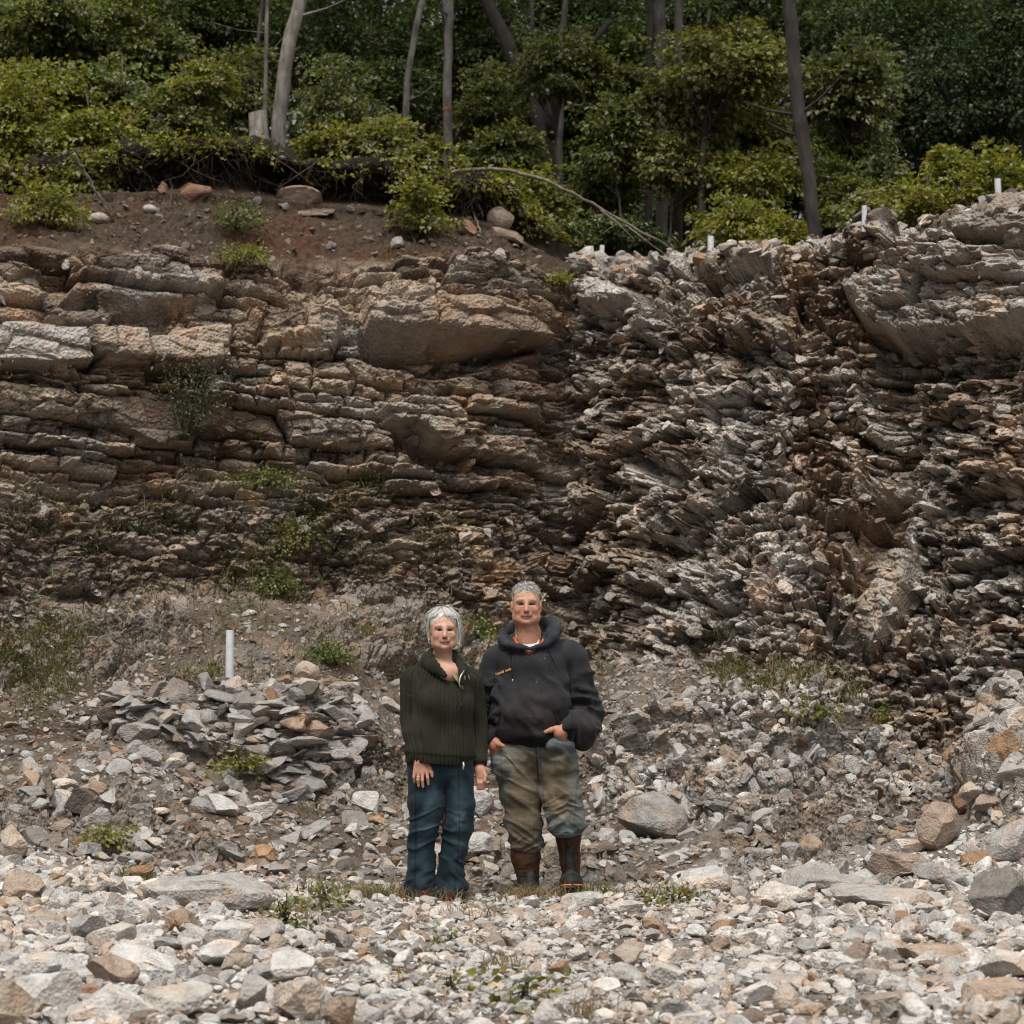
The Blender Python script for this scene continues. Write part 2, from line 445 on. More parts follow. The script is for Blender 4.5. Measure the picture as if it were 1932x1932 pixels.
disp += talus * (1 - outc) * (1 - mound * .6) * (.22 * fbm2(GX * 1.2, GS * 1.2, 121, 5) + .06 * fbm2(GX * 8, GY * 8, 122, 4))
disp += gravel * (.10 * fbm2(GX * 1.1, GY * 1.1, 131, 5)) * sstep(.2, .8, np.abs(GY - 11.9) / 1.2 + 0 * GX)
# named ledges, slabs and recesses
def feat(poly, push, soft=9, flat=0.0, keep=1.0):
    global disp
    sd = poly_sd(PX + 7 * fbm2(GX * 4, GS * 4, 141, 3), PY + 12 * fbm2(GX * 3, GS * 3, 142, 3), poly)
    w = sstep(-soft, soft, sd) * (K < 11.3) * (K > 3)
    disp = disp * (1 - flat * w) + push * w
    return w
slabL = feat([(680,585),(800,575),(900,585),(1000,610),(1045,640),(1010,655),(850,648),(760,640),(690,630)], .26, 5, .25)
feat([(680,634),(760,646),(850,655),(1015,662),(900,700),(800,700),(690,668)], -.42, 8)
slabR = feat([(1605,575),(1625,530),(1700,505),(1780,495),(1990,470),(1990,632),(1850,640),(1700,640),(1640,622)], .30, 6, .25)
feat([(1640,632),(1850,650),(1990,640),(1990,700),(1750,725),(1650,690)], -.35, 10)
capR = feat([(1815,452),(1870,432),(1990,425),(1990,478),(1850,470)], .35, 6, .6)
feat([(1830,472),(1990,482),(1990,505),(1880,510)], -.25, 6)
blk = feat([(715,778),(760,760),(830,762),(870,780),(862,838),(820,850),(772,806),(735,812)], .32, 4, .45)
feat([(712,800),(745,815),(830,856),(895,850),(890,885),(800,885)], -.30, 6, .3)
feat([(205,592),(300,575),(330,585),(300,640),(235,625)], -.22, 5, .5)
s1 = feat([(-100,630),(150,640),(172,690),(-100,700)], .24, 6, .7)
s2 = feat([(160,638),(268,638),(272,682),(175,676)], .24, 5, .7)
feat([(160,684),(272,690),(272,704),(160,704)], -.2, 4)
s3 = feat([(278,650),(430,630),(430,688),(290,698)], .2, 6, .6)
feat([(275,700),(395,700),(390,735),(280,725)], -.25, 6)
s4 = feat([(215,750),(320,745),(440,765),(420,795),(300,840),(215,805)], .06, 6, .85)
s5 = feat([(170,500),(330,485),(420,520),(410,570),(230,575),(120,560)], .16, 8, .3)
feat([(470,580),(640,590),(640,650),(500,655)], .16, 6, .3)
s6 = feat([(1100,545),(1150,535),(1215,560),(1230,592),(1110,588)], .28, 14, .8)
feat([(1640,690),(1720,665),(1715,900),(1690,1000),(1640,1110),(1610,1060),(1650,900)], -.38, 26)
feat([(1180,690),(1300,690),(1300,760),(1200,750)], -.15, 20)
feat([(1190,860),(1330,880),(1310,930),(1200,900)], -.35, 14)
feat([(1200,1000),(1270,990),(1260,1050),(1180,1050)], -.25, 14)
s7 = feat([(1590,1190),(1680,1040),(1720,1040),(1720,1110),(1640,1235)], .22, 8, .7)
feat([(1020,640),(1060,640),(1070,900),(1090,1200),(1050,1210),(1040,900)], -.25, 26)
# root mat: the soil is undercut just below the lip
under = sstep(12.15, 12.45, K) * (1 - sstep(12.80, 12.97, K)) * (1 - sstep(950, 1050, PX))
disp -= under * (.36 + .35 * fbm2(GX * 2, GS * 2, 151, 3))
lipm = sstep(12.78, 12.92, K) * (1 - sstep(13.0, 13.3, K)) * (1 - sstep(950, 1050, PX))
disp += lipm * (.06 + .22 * fbm2(GX * 2.2, GY * 2.6, 152, 5) + .10 * (vn2(GX * 9, GY * 9, 155) - .5))
disp += plateau * .25 * fbm2(GX * .6, GY * .6, 153, 3)
TX, TY, TZ = GX + NRM[..., 0] * disp, GY + NRM[..., 1] * disp, GZ + NRM[..., 2] * disp
TN = normals(TX, TY, TZ)

# ---- what each place is made of (stone kinds, soil, moss); no light or shade in it
def rgb(*c): return np.array(c, float)
grey, tan, rust, pale, dark = rgb(.335, .300, .262), rgb(.375, .300, .228), rgb(.285, .175, .105), rgb(.54, .51, .47), rgb(.105, .085, .068)
soil, redsoil, humus, moss = rgb(.088, .064, .046), rgb(.100, .056, .034), rgb(.028, .020, .014), rgb(.060, .062, .020)
L = lambda a: a[..., None]
ta = fbm2(GX * .7 + 3, GS * .9, 161, 4); tb = fbm2(GX * 1.9, GS * 2.6, 171, 4); tc = fbm2(GX * 5, GS * 8, 181, 3)
colL = mix(tan, grey, L(sstep(-.12, .16, tb + .3 * (r1 - .5))))
colL = mix(colL, rust, L(sstep(.02, .22, ta + .35 * (r2 - .5)) * .55))
colL = colL * L(.72 + .5 * r1 + .25 * (r2 - .5))
colR = mix(grey, pale, L(sstep(-.10, .25, tb + .55 * (r4 - .4))))
colR = mix(colR, tan, L(sstep(-.02, .20, ta + .25 * (r3 - .5)) * .8))
colR = mix(colR, rust * .8, L(sstep(.10, .26, -tb - .15 + .5 * (r4 - .5)) * .6))
colR = colR * L(.66 + .42 * r4 + .25 * (r5 - .5))
C = mix(colL, colR, L(np.clip(right + leftpale, 0, 1)))
seam = sstep(.02, .18, tc + .55 * ta - .06)                                       # soil washed over the rock in streaks
C = mix(C, soil * L(.8 + .6 * r5), L(seam * (.55 + .3 * right)))
C = mix(C, mix(dark * 1.3, soil * 1.5, L(r4)), L(veg_band * sstep(-.18, .16, tb) * .7))
for w_, cl, f in ((slabR, pale * .92, .75), (capR, grey, .6), (s1, pale * .9, .75), (s2, tan * 1.2, .6), (s3, tan * 1.15, .5), (s5, pale * .8, .45), (s6, pale * .95, .8), (slabL, tan * 1.15, .3), (blk, tan * .9, .4), (s4, rgb(.2, .165, .13), .8), (s7, grey * 1.1, .6)):
    C = mix(C, cl * L(.8 + .4 * (tc + .5)), L(w_ * f))
mos = sstep(.10, .24, fbm2(GX * 1.6 + 9, GS * 1.6, 191, 4) + .12 * veg_band) * (.55 * cliff * (1 - right * .75) * sstep(800, 900, PY) + talus * (1 - outc) * sstep(1000, 1100, PY) * (1 - sstep(1330, 1420, PY)))
C = mix(C, mix(moss, soil, .5) * L(.7 + .8 * r5), L(np.clip(mos, 0, 1) * .7))
Ct = mix(soil * 1.2, rgb(.19, .165, .135), L(sstep(-.16, .16, fbm2(GX * 2, GS * 2, 201, 4) + .25 * (r5 - .5))))
Ct = mix(Ct, soil * 1.1, L(sstep(.0, .2, fbm2(GX * .8, GS * .8, 203, 4) + .10 * (1 - sstep(1150, 1300, PY))) * .75))
Ct = mix(Ct, moss * 1.1, L(np.clip(mos, 0, 1) * .7))
Cg = mix(rgb(.30, .275, .245), rgb(.17, .14, .112), L(sstep(-.05, .2, fbm2(GX * 2.2, GY * 2.2, 211, 4))))
Cb = mix(soil, redsoil, L(sstep(-.1, .15, fbm2(GX * 1.2, GS * 1.2, 221, 4))))
Cb = mix(Cb, humus, L(sstep(12.2, 12.5, K)))
pz = sstep(-30, 110, poly_sd(PX + 2 * wob, PY + wob, [(1150,700),(1380,640),(1560,850),(1640,1180),(1520,1300),(1250,1260),(1130,1000)])) * cliff
C = mix(C, pale * L(.62 + .5 * r4 + .2 * (r5 - .5)), L(pz * .85 * sstep(-.2, .1, tb + .4 * (r4 - .5))))
stn = fbm2(GX * 1.7 + .3 * fbm2(GX * 4, GZ * 2, 234, 2), GZ * .28, 231, 4); st2 = fbm2(GX * 2.1, GZ * .35, 232, 4)
C = mix(C, dark * L(.8 + .5 * r5), L(right * cliff * sstep(.08, .18, stn) * .45)); C = mix(C, C * rgb(1.0, .80, .62), L(right * cliff * sstep(.08, .2, st2) * .6))
C = mix(C, soil * L(.8 + .5 * r5), L(cliff * (1 - right) * sstep(10.1, 11.0, K + .8 * tb) * sstep(-.06, .12, tc + ta) * .85))
Cm = mix(pale * .95, grey * 1.15, L(r4)) * L(.75 + .35 * r5)
Ct = mix(Ct, mix(tan * .8, grey * .8, L(r4)) * L(.7 + .5 * r5), L(trk * .8))
C = mix(C, Ct, L(talus)); C = mix(C, mix(Cm * .75, grey * L(.7 + .5 * r4), .5), L(outc * talus))
C = mix(C, Cm, L(mound * (1 - gravel) * .85)); C = mix(C, mix(Cm, rust * 1.6, L(sstep(.05, .2, tb) * .6)), L(pileR * .9))
C = mix(C, Cg, L(gravel)); C = mix(C, Cb, L(bank))
C = mix(C, mix(rgb(.05, .04, .02), moss, L(sstep(-.1, .1, tb))) * .9, L(plateau * np.clip(1 - right + sstep(13.1, 13.4, K), 0, 1)))
C = np.clip(C, .012, .62)

def sheet(name, r0, r1_, material):
    i = np.arange(r0, r1_)[:, None] * NC; j = np.arange(NC - 1)[None]
    F = np.stack([i + j, i + j + 1, i + NC + j + 1, i + NC + j], -1).reshape(-1, 4) - r0 * NC
    s = slice(r0, r1_ + 1)
    V = np.stack([TX[s], TY[s], TZ[s]], -1).reshape(-1, 3)
    o = link(name, mesh_np(name, V, F, material, C[s].reshape(-1, 3), False))
    return tag(o, None, None, None, "structure")
row = lambda k: int(np.searchsorted(RK, k - 1e-6))
sheet("gravel_ground", 0, row(3.0), M_GROUND)
sheet("talus_slope", row(3.0), row(8.0), M_CLIFF)
sheet("quarry_cliff", row(8.0), row(11.0), M_CLIFF)
sheet("soil_bank", row(11.0), row(13.0), M_GROUND)
sheet("forest_floor", row(13.0), NR - 1, M_GROUND)

# lookups: height of the ground at a spot, and random spots on the sheet
def surf_px(px, py, kmin=0.0, kmax=13.0):
    """the sheet's point that is seen nearest (px, py)"""
    d = np.where((K >= kmin) & (K <= kmax), (PX2 - px) ** 2 + (PY2 - py) ** 2, 1e12)
    i, j = np.unravel_index(np.argmin(d), d.shape)
    return np.array([TX[i, j], TY[i, j], TZ[i, j]]), TN[i, j]
PX2, PY2 = proj(TX, TY, TZ)
def ground_z(x, y, kmax=7.9):
    m = RK <= kmax
    j = int(np.argmin(np.abs(cc - x / y)))
    col = TY[m, j]
    i = int(np.argmin(np.abs(col - y)))
    return TZ[i, j]

# ------------------------------------------------------------------ stones
_ico = {}
def ico(n):
    if n in _ico: return _ico[n]
    t = (1 + 5 ** .5) / 2
    V = np.array([(-1,t,0),(1,t,0),(-1,-t,0),(1,-t,0),(0,-1,t),(0,1,t),(0,-1,-t),(0,1,-t),(t,0,-1),(t,0,1),(-t,0,-1),(-t,0,1)], float)
    F = [(0,11,5),(0,5,1),(0,1,7),(0,7,10),(0,10,11),(1,5,9),(5,11,4),(11,10,2),(10,7,6),(7,1,8),(3,9,4),(3,4,2),(3,2,6),(3,6,8),(3,8,9),(4,9,5),(2,4,11),(6,2,10),(8,6,7),(9,8,1)]
    V /= np.linalg.norm(V, axis=1)[:, None]; V = list(V)
    for _ in range(n - 1):
        mid, G = {}, []
        def mp(a, b):
            k = (min(a, b), max(a, b))
            if k not in mid:
                v = V[a] + V[b]; V.append(v / np.linalg.norm(v)); mid[k] = len(V) - 1
            return mid[k]
        for a, b, c in F:
            x, y, z = mp(a, b), mp(b, c), mp(c, a)
            G += [(a, x, z), (b, y, x), (c, z, y), (x, y, z)]
        F = G
    _ico[n] = (np.array(V), np.array(F)); return _ico[n]

def rock(rng, sub=2, cuts=9, lo=.45, hi=.9, rough=0.0, boxy=1.0):
    """a broken stone: a ball cut flat by random planes"""
    V, F = ico(sub); V = V.copy()
    if boxy < 1: V = np.sign(V) * np.abs(V) ** boxy; V *= np.array([1, .9, .8])
    for _ in range(cuts):
        n = rng.normal(size=3); n /= np.linalg.norm(n)
        d = rng.uniform(lo, hi)
        V -= np.clip(V @ n - d, 0, None)[:, None] * n
    if rough:
        o = rng.uniform(0, 50, 3)
        V = V * (1 + rough * (fbm3(V * 2.2 + o, 3, 4)))[:, None] + rough * .35 * np.stack([vn3(V * 7 + o + 9 * k, 7) for k in range(3)], -1)
    m, M = V.min(0), V.max(0)
    return (V - (m + M) / 2) / (M - m).max() * 2, F

_rs = np.random.default_rng(77)
BASE2 = [rock(_rs, 2, 10, .34, .8) for _ in range(26)]
BASE3 = [rock(_rs, 3, 12, .34, .82, .09) for _ in range(26)]

def frame(n, yaw, rng, tilt):
    """rotation whose z follows the normal n, loosened by tilt"""
    n = n + rng.normal(size=3) * tilt; n /= np.linalg.norm(n)
    a = np.array([math.cos(yaw), math.sin(yaw), 0]); a = a - n * (a @ n); a /= np.linalg.norm(a) + 1e-9
    return np.stack([a, np.cross(n, a), n], 1)

STONE_COL = [rgb(.56, .54, .51), rgb(.45, .43, .41), rgb(.34, .32, .30), rgb(.42, .34, .27), rgb(.34, .22, .14), rgb(.20, .17, .145)]
def pick_col(rng, p):
    k = rng.choice(6, p=p)
    return k, STONE_COL[k] * rng.uniform(.8, 1.15)

def scatter(name, cells, n, smin, smax, pw, flat, tilt, sink, pcol, seed, up=0.0, mat=None, darken=1.0, base=None, label=None, lift_n=None):
    """n stones on the sheet's quads chosen in proportion to their size, all in ONE object (nobody could count them)"""
    rng = np.random.default_rng(seed)
    idx = np.flatnonzero(cells.ravel() > 0)
    w = (cells * AREA).ravel()[idx]; w = w / w.sum()
    pick = rng.choice(idx, n, p=w)
    i, j = np.unravel_index(pick, cells.shape)
    mb = MB()
    base = base or BASE2
    for a, b in zip(i, j):
        r = smin * (smax / smin) ** (rng.random() ** pw)
        V, F = base[rng.integers(len(base))]
        nn = TN[a, b] * (1 - up) + np.array([0, 0, 1.]) * up
        R = frame(nn, rng.uniform(0, 6.3), rng, tilt)
        sc = np.array([1, rng.uniform(.55, 1), rng.uniform(*flat)]) * r
        if rng.random() < .5: V = V * np.array([1, -1, 1]); F = F[:, ::-1]
        p = np.array([TX[a, b], TY[a, b], TZ[a, b]]) + rng.normal(size=3) * .006
        c = pick_col(rng, pcol)[1] * darken
        if lift_n is not None: c = c * .5 + C[a, b] * .6
        mb.add((V * sc) @ R.T + p + nn * r * sc[2] / r * sink, F, np.clip(c, .02, .62))
    o = link(name, mb.mesh(name, mat or M_STONE))
    return tag(o, label, None, None, "stuff")

AREA = np.zeros(TX.shape)
_du = np.stack([TX[1:, 1:] - TX[1:, :-1], TY[1:, 1:] - TY[1:, :-1], TZ[1:, 1:] - TZ[1:, :-1]], -1)
_dv = np.stack([TX[1:, 1:] - TX[:-1, 1:], TY[1:, 1:] - TY[:-1, 1:], TZ[1:, 1:] - TZ[:-1, 1:]], -1)
AREA[1:, 1:] = np.linalg.norm(np.cross(_du, _dv), axis=-1)
inF = np.where((PX2 > -60) & (PX2 < 1992), 1.0, np.where((PX2 > -800) & (PX2 < 2732), .45, 0.0))
PFG = [.44, .28, .12, .10, .012, .048]
PTA = [.22, .25, .21, .17, .035, .115]
PCL = [.14, .22, .27, .19, .05, .13]
vis = inF * (TY > 6.3)
W_, G_, D_, T_, O_, B_, R_ = rgb(.54, .525, .50), rgb(.35, .335, .315), rgb(.19, .178, .165), rgb(.36, .305, .25), rgb(.34, .225, .145), rgb(.25, .195, .152), rgb(.24, .145, .10)
P_ = rgb(.50, .47, .43)
FEAT = [
 # the soil bank and the rim
 (945,412,54,46,5,T_,"rounded pale boulder resting on the soil bank below the arching sapling",.9),
 (958,446,74,22,14,B_,"flat brown slab lying directly under the rounded boulder on the bank",1),
 (880,431,42,34,0,R_*1.3,"half-buried tan boulder just left of the rounded pale bank boulder",1),
 (250,345,74,30,52,R_*1.2,"long reddish slab leaning steeply in the undercut bank",1),
 (367,366,76,48,12,R_*1.25,"reddish brown boulder in the middle of the undercut bank",1),
 (306,356,20,28,0,R_,"small upright round stone left of the reddish brown bank boulder",1),
 (567,374,92,44,2,B_*1.25,"big flat-topped tan block at the right of the undercut bank",1),
 (578,350,76,20,-6,R_*1.2,"thin slab lying on top of the big flat-topped bank block",1),
 (592,405,90,15,-3,B_,"thin grey-brown slab just beneath the big flat-topped bank block",1),
 (283,395,28,19,10,P_*.8,"pale oval stone on the red soil below the undercut",.9),
 (187,413,38,25,0,P_*.7,"pale rounded stone on the bank beside the foot of the leaning stick",.9),
 (462,406,30,26,25,B_,"brown stone under the small green shrub on the soil bank",1),
 (105,388,28,38,0,D_*1.2,"grey upright stone among leaves at the left end of the bank",1),
 (750,459,26,28,10,G_*.8,"small pointed grey stone low on the soil bank near its middle",1),
 (675,352,24,28,0,R_*1.2,"reddish block stuck in the dark roots left of the red-banded tree",1),
 (1380,474,26,13,-20,W_,"whitish stone lying tilted on the quarry rim beside a short pipe",1),
 # the slope on the left
 (580,1268,48,42,5,T_*1.05,"smooth tan boulder on the ledge right of the tall white pipe",.75),
 (541,1284,36,22,10,O_,"orange-tan stone between the tall white pipe and smooth tan boulder",1),
 (521,1297,40,30,20,W_,"pointed white rock at the front edge of the left ledge",1),
 (405,1283,22,10,0,W_,"small white flat stone at the left of the tall pipe's foot",1),
 (268,1384,92,46,5,G_*.95,"pale grey block at the left end of the layered outcrop",1),
 (370,1412,86,28,14,G_*.9,"grey slab slanting down below the layered outcrop",1),
 (570,1352,42,46,0,R_*.7,"dark brown square stone set into the layered outcrop",1),
 (470,1330,96,22,-6,G_,"flat grey slab at the top of the layered outcrop",1),
 (430,1372,100,22,8,G_*.85,"flat grey slab in the middle of the layered outcrop",1),
 (640,1345,56,40,10,G_*.85,"rounded grey rock at the right end of the layered outcrop",1),
 (520,1412,60,34,-8,G_*.9,"grey block under the right half of the layered outcrop",1),
 (560,1474,74,42,5,P_*.75,"lumpy tan-grey block below the dark gap of the outcrop",1),
 (415,1521,74,40,20,W_*.9,"pale jagged rock on the slope left of the woman's knees",1),
 (493,1530,58,34,-10,P_,"pale pinkish rock right beside the jagged one on the slope",1),
 (110,1568,74,52,10,B_*1.3,"brown boulder half buried low on the left slope",1),
 (62,1582,46,46,0,D_*1.1,"dark grey stone left of the half-buried brown boulder",1),
 (25,1592,66,60,32,T_*1.2,"pale pointed boulder with orange stain at the left edge",1),
 (500,1612,48,38,0,O_,"orange-brown stone on the slope behind the long grey slab",1),
 (300,1592,40,22,10,P_,"pale wedge stone on the slope above the long grey slab",1),
 (247,1555,20,26,0,G_,"small upright grey stone right of the half-buried brown boulder",1),
 (735,1330,48,30,12,P_*.9,"pale stone level with the woman's shoulder, on the slope at her left",1),
 (690,1512,54,44,10,W_*.95,"white jagged rock on the slope beside the woman's hip",1),
 (901,1515,62,62,0,W_*.85,"whitish rough rock seen between the two people at hip height",1),
 (905,1594,56,48,0,W_*.85,"pale rock seen between the two people at knee height",1),
 (1040,1610,30,54,8,T_,"brown egg-shaped stone behind the man's raised boot",.9),
 # the right side
 (1230,1541,134,92,6,G_*.9,"big rough grey boulder at the foot of the pale mound",1),
 (1286,1516,58,34,25,G_,"grey stone wedged at the right of the big rough grey boulder",1),
 (1512,1533,76,36,0,B_*1.35,"brownish boulder lying right of the middle below the mound",1),
 (1530,1598,60,50,0,B_*1.2,"dark-sided boulder below the brownish one",1),
 (1590,1600,70,30,-28,P_,"pale wedge slab leaning beside the dark-sided boulder",1),
 (1770,1560,94,92,8,mix(O_,G_,.4),"large upright boulder with an orange top",1),
 (1905,1592,120,74,-24,G_,"large grey sloping boulder at the right edge",1),
 (1893,1414,70,62,-30,O_*1.05,"orange-stained layered rock high on the right-hand pile",1),
 (1880,1510,74,44,-10,mix(O_,G_,.5),"orange-grey rock between the pile and the upright boulder",1),
 (1820,1520,54,40,30,R_*1.2,"brown leaning slab above the large upright boulder",1),
 (1692,1634,118,52,4,mix(O_,G_,.45),"lumpy boulder with orange crust in the right foreground",1),
 (1712,1600,72,34,3,P_,"pale squared block left of the large upright boulder",1),
 (1530,1655,96,50,0,G_,"grey broken rock left of the orange-crusted boulder",1),
 (1587,1640,30,44,0,G_*1.05,"thin pointed grey shard standing beside the grey broken rock",1),
 (1922,1362,96,64,-34,P_,"pale blocky rock at the top of the right-hand pile",1),
 (1864,1446,74,46,-34,W_*.9,"whitish slab sloping on the left flank of the right-hand pile",1),
 (1922,1452,96,64,-18,G_*1.05,"grey lump in the middle of the right-hand pile",1),
 (1846,1492,76,42,-10,P_,"pale flat rock at the foot of the right-hand pile",1),
 (1885,1690,104,90,0,D_*1.15,"dark grey square-faced block at the right edge",1),
 (1332,1662,110,44,-8,W_*1.04,"bright white hump of rock right of the man's boots",1),
 (1478,1690,104,50,-6,mix(W_,O_,.25),"white rock with an orange cap in the right foreground",1),
 (1672,1694,190,38,3,G_,"long grey slab lying flat in the right foreground",1),
 (1600,1670,110,34,6,G_*.95,"grey slab just behind the long flat one at the right",1),
 (1770,1655,90,40,20,G_*.9,"grey slanting slab between the crusted boulder and the dark block",1),
 (1850,1620,70,26,-8,O_,"flat orange slab in front of the large grey sloping boulder",1),
 (1098,1701,76,30,-4,P_*.95,"flat pale rock under the man's raised boot",1),
 (1180,1712,60,24,5,P_,"low pale stone right of the rock under the raised boot",1),
 # the foreground
 (392,1684,222,62,-2,G_*1.08,"long grey slab lying at the left in front of the slope",1),
 (492,1757,80,44,-4,G_*1.1,"grey flat-topped slab below the right end of the long slab",1),
 (430,1766,72,50,6,W_,"white round-topped stone below the middle of the long slab",1),
 (410,1800,74,44,0,W_,"whitish squared stone in front of the round-topped one",1),
 (340,1737,70,40,10,B_*1.2,"brownish rough rock tucked under the long grey slab",1),
 (82,1733,54,32,8,T_*1.1,"tan stone at the left, in front of the slope",1),
 (162,1750,58,42,0,G_,"grey angular stone right of the tan one at the left",1),
 (211,1768,86,36,-15,P_,"pale tan slab leaning behind the long white slab",1),
 (45,1672,66,52,0,B_*1.5,"brownish domed rock at the left edge in front of the slope",1),
 (285,1822,146,50,24,W_*1.05,"long white slab tilted down to the right at lower left",1),
 (82,1822,96,44,-12,W_,"broad white stone behind the big white block at lower left",1),
 (96,1874,108,84,-20,W_*1.05,"big white block at lower left",1),
 (211,1836,88,58,15,B_*1.5,"grey-brown boulder just left of the long white slab",1),
 (447,1818,52,34,0,T_,"tan rounded stone in front of the whitish squared stone",1),
 (551,1826,80,56,0,W_,"white block with grey front face near the bottom left",1),
 (22,1897,76,78,30,T_*.95,"tan boulder cut off by the bottom left corner",1),
 (230,1902,126,62,10,W_,"large white stone at the bottom edge, left",1),
 (340,1890,116,62,-5,P_*.85,"large pale brown stone right of the large white bottom stone",1),
 (474,1877,44,64,15,G_,"grey pointed stone standing near the bottom left",1),
 (562,1889,86,76,-30,mix(P_,B_,.4),"leaning pale brown stone right of the grey pointed stone",1),
 (642,1911,60,60,0,B_*1.2,"dark brown stone at the bottom edge left of the middle",1),
 (908,1808,34,26,0,W_*1.05,"white egg-shaped stone in the gravel in front of the couple",.7),
 (912,1768,40,18,0,W_,"flat white stone in the gravel below the couple's gap",1),
 (752,1881,62,22,4,W_,"flat white slab near the bottom middle left",1),
 (1189,1800,64,46,-12,T_*1.1,"tan angular stone, topmost of the heap right of the middle",1),
 (1189,1842,66,40,10,G_,"grey stone right in front of the tan angular stone",1),
 (1256,1842,62,38,20,P_,"pale slanting stone at the right of the same heap",1),
 (1141,1862,48,30,0,W_,"white stone in front of the heap right of the middle",1),
 (1277,1906,58,44,0,G_*.85,"grey squarish stone near the bottom, right of the middle",1),
 (1230,1745,34,26,-10,B_*1.1,"small brown stone in the gravel right of the boots",1),
 (1736,1908,74,50,20,W_*1.05,"white flat slab tilted near the bottom right",1),
 (1428,1878,80,42,-10,W_,"white-topped stone near the bottom right of the middle",1),
 (1482,1886,42,48,5,T_*1.1,"rounded tan stone right beside the white-topped stone",.9),
 (1880,1874,124,46,-6,B_*1.5,"brown layered rock at the bottom right edge",1),
 (1758,1800,116,30,2,B_*1.6,"broad flat brown rock in the right foreground gravel",1),
 (1556,1778,42,24,0,W_,"small bright white wedge in the right foreground gravel",1),
 (1830,1760,60,30,20,B_*1.5,"brown slab slanting in front of the dark square block",1),
 (1905,1820,90,50,0,P_,"pale lumpy rock at the right edge above the brown layered one",1),
]

free = np.ones(TX.shape)                                                           # no small stones where a boulder sits
for (px, py, w, h, *_r) in FEAT:
    if py > 1440 or (py > 1230 and w > 30): free *= 1 - (((PX2 - px) / (w * .40)) ** 2 + ((PY2 - py - h * .12) / (h * .34)) ** 2 < 1)

# patches where the bed of small stones is thin and the earth shows
thin = 1 - .75 * sstep(.05, .22, fbm2(GX * 1.7, GY * 1.7, 301, 4))
crest = np.exp(-((GY - 12.0) / .5) ** 2) * np.exp(-((GX - .1) / 1.2) ** 2)
g_mask = free * vis * (K < 3.0) * thin * (1 - .6 * crest)
big_l = sstep(700, 200, PX2) + .7 * sstep(1250, 1700, PX2)                         # coarser towards both sides
scatter("loose_gravel", g_mask * (GY < 12.6), 26000, .009, .042, 1.7, (.35, .75), .30, .25, PFG, 311, darken=.94)
scatter("rubble", g_mask * (GY < 12.4) * (.25 + big_l), 2000, .04, .085, 1.6, (.4, .75), .35, .30, PFG, 312, base=BASE3, darken=.98)
t_mask = free * vis * (K >= 2.9) * (K < 7.9) * (1 - .8 * outc) * (1 - .75 * trk) * (1 - .45 * mound)
scatter("talus_gravel", t_mask * (.8 + .4 * (PY2 > 1260)), 21000, .009, .045, 1.9, (.3, .7), .35, .2, PTA, 313, darken=.70)
scatter('mound_gravel', inF * free * (K > 2.9) * (K < 7.6) * np.clip(mound + pileR, 0, 1), 5200, .010, .075, 2.0, (.25, .6), .35, .1, PFG, 419, darken=.92)
scatter("talus_rubble", t_mask * (.3 + mound + pileR + .8 * (PY2 > 1400)) * (1 - .6 * (PY2 < 1280)), 2500, .045, .12, 2.0, (.3, .6), .32, .2, PTA, 414, base=BASE3, darken=.74)
scatter('outcrop_slabs', inF * (K > 3.5) * (K < 7.3) * outc, 460, .03, .19, 1.6, (.2, .55), .24, .05, [.10, .25, .35, .12, .03, .15], 318, up=.9, base=BASE3, darken=.72)
c_mask = inF * (K > 7.8) * (K < 11.3) * np.clip(right + .45 * veg_band + .12 + leftpale, 0, 1) * (1 - slabR) * (1 - slabL) * (1 - s4) * (1 - blk)
scatter("cliff_rubble", c_mask, 7000, .016, .10, 1.8, (.2, .5), .30, -.45, PCL, 315, up=.72, mat=M_CLIFF, base=BASE3, lift_n=1)
b_mask = inF * (K >= 11.0) * (K < 12.3) * np.clip(bank + rimR, 0, 1)
scatter("bank_stones", b_mask, 2600, .010, .06, 2.6, (.4, .7), .3, .1, PCL, 316, darken=.62, lift_n=1)
scatter("rim_rubble", inF * (K > 10.85) * (K < 13.1) * rimR, 700, .04, .14, 1.6, (.3, .6), .25, .2, PCL, 317, up=.6, base=BASE3)

# ------------------------------------------------------------------ leaves, trees, shrubs
GRN = dict(yellow=rgb(.135, .130, .022), mid=rgb(.068, .078, .020), dark=rgb(.030, .044, .014), pale=rgb(.12, .145, .07), olive=rgb(.080, .080, .022), fir=rgb(.022, .034, .014))
def norm(a): return a / (np.linalg.norm(a, axis=-1, keepdims=True) + 1e-9)

def leaves(rng, p, out, size, colr, pale=.10, updir=.9, narrow=.36):
    """one folded rhombus per point"""
    n = len(p)
    d = norm(out + rng.normal(size=(n, 3)) * .55 + np.array([0, 0, -.25]))
    nr = norm(np.array([0, 0, 1.]) * updir + rng.normal(size=(n, 3)) * .55)
    sd = norm(np.cross(d, nr)); nr = np.cross(sd, d)
    s = (size * rng.uniform(.6, 1.3, n))[:, None]
    a = p; tip = p + d * s - nr * s * .12
    m = p + d * s * .42
    l = m + sd * s * narrow + nr * s * .10; r = m - sd * s * narrow + nr * s * .10
    V = np.stack([a, r, tip, l], 1).reshape(-1, 3)
    b = np.arange(n)[:, None] * 4
    F = np.concatenate([b + np.array([[0, 1, 2]]), b + np.array([[0, 2, 3]])])
    c = colr * (.45 + 1.25 * rng.random((n, 1)) ** 1.4)
    pl = rng.random(n) < pale * 1.35
    c[pl] = c[pl] * .4 + rgb(.25, .275, .19) * rng.uniform(.6, 1.2, (pl.sum(), 1))
    return V, F, np.repeat(np.clip(c, .006, .3), 4, 0)

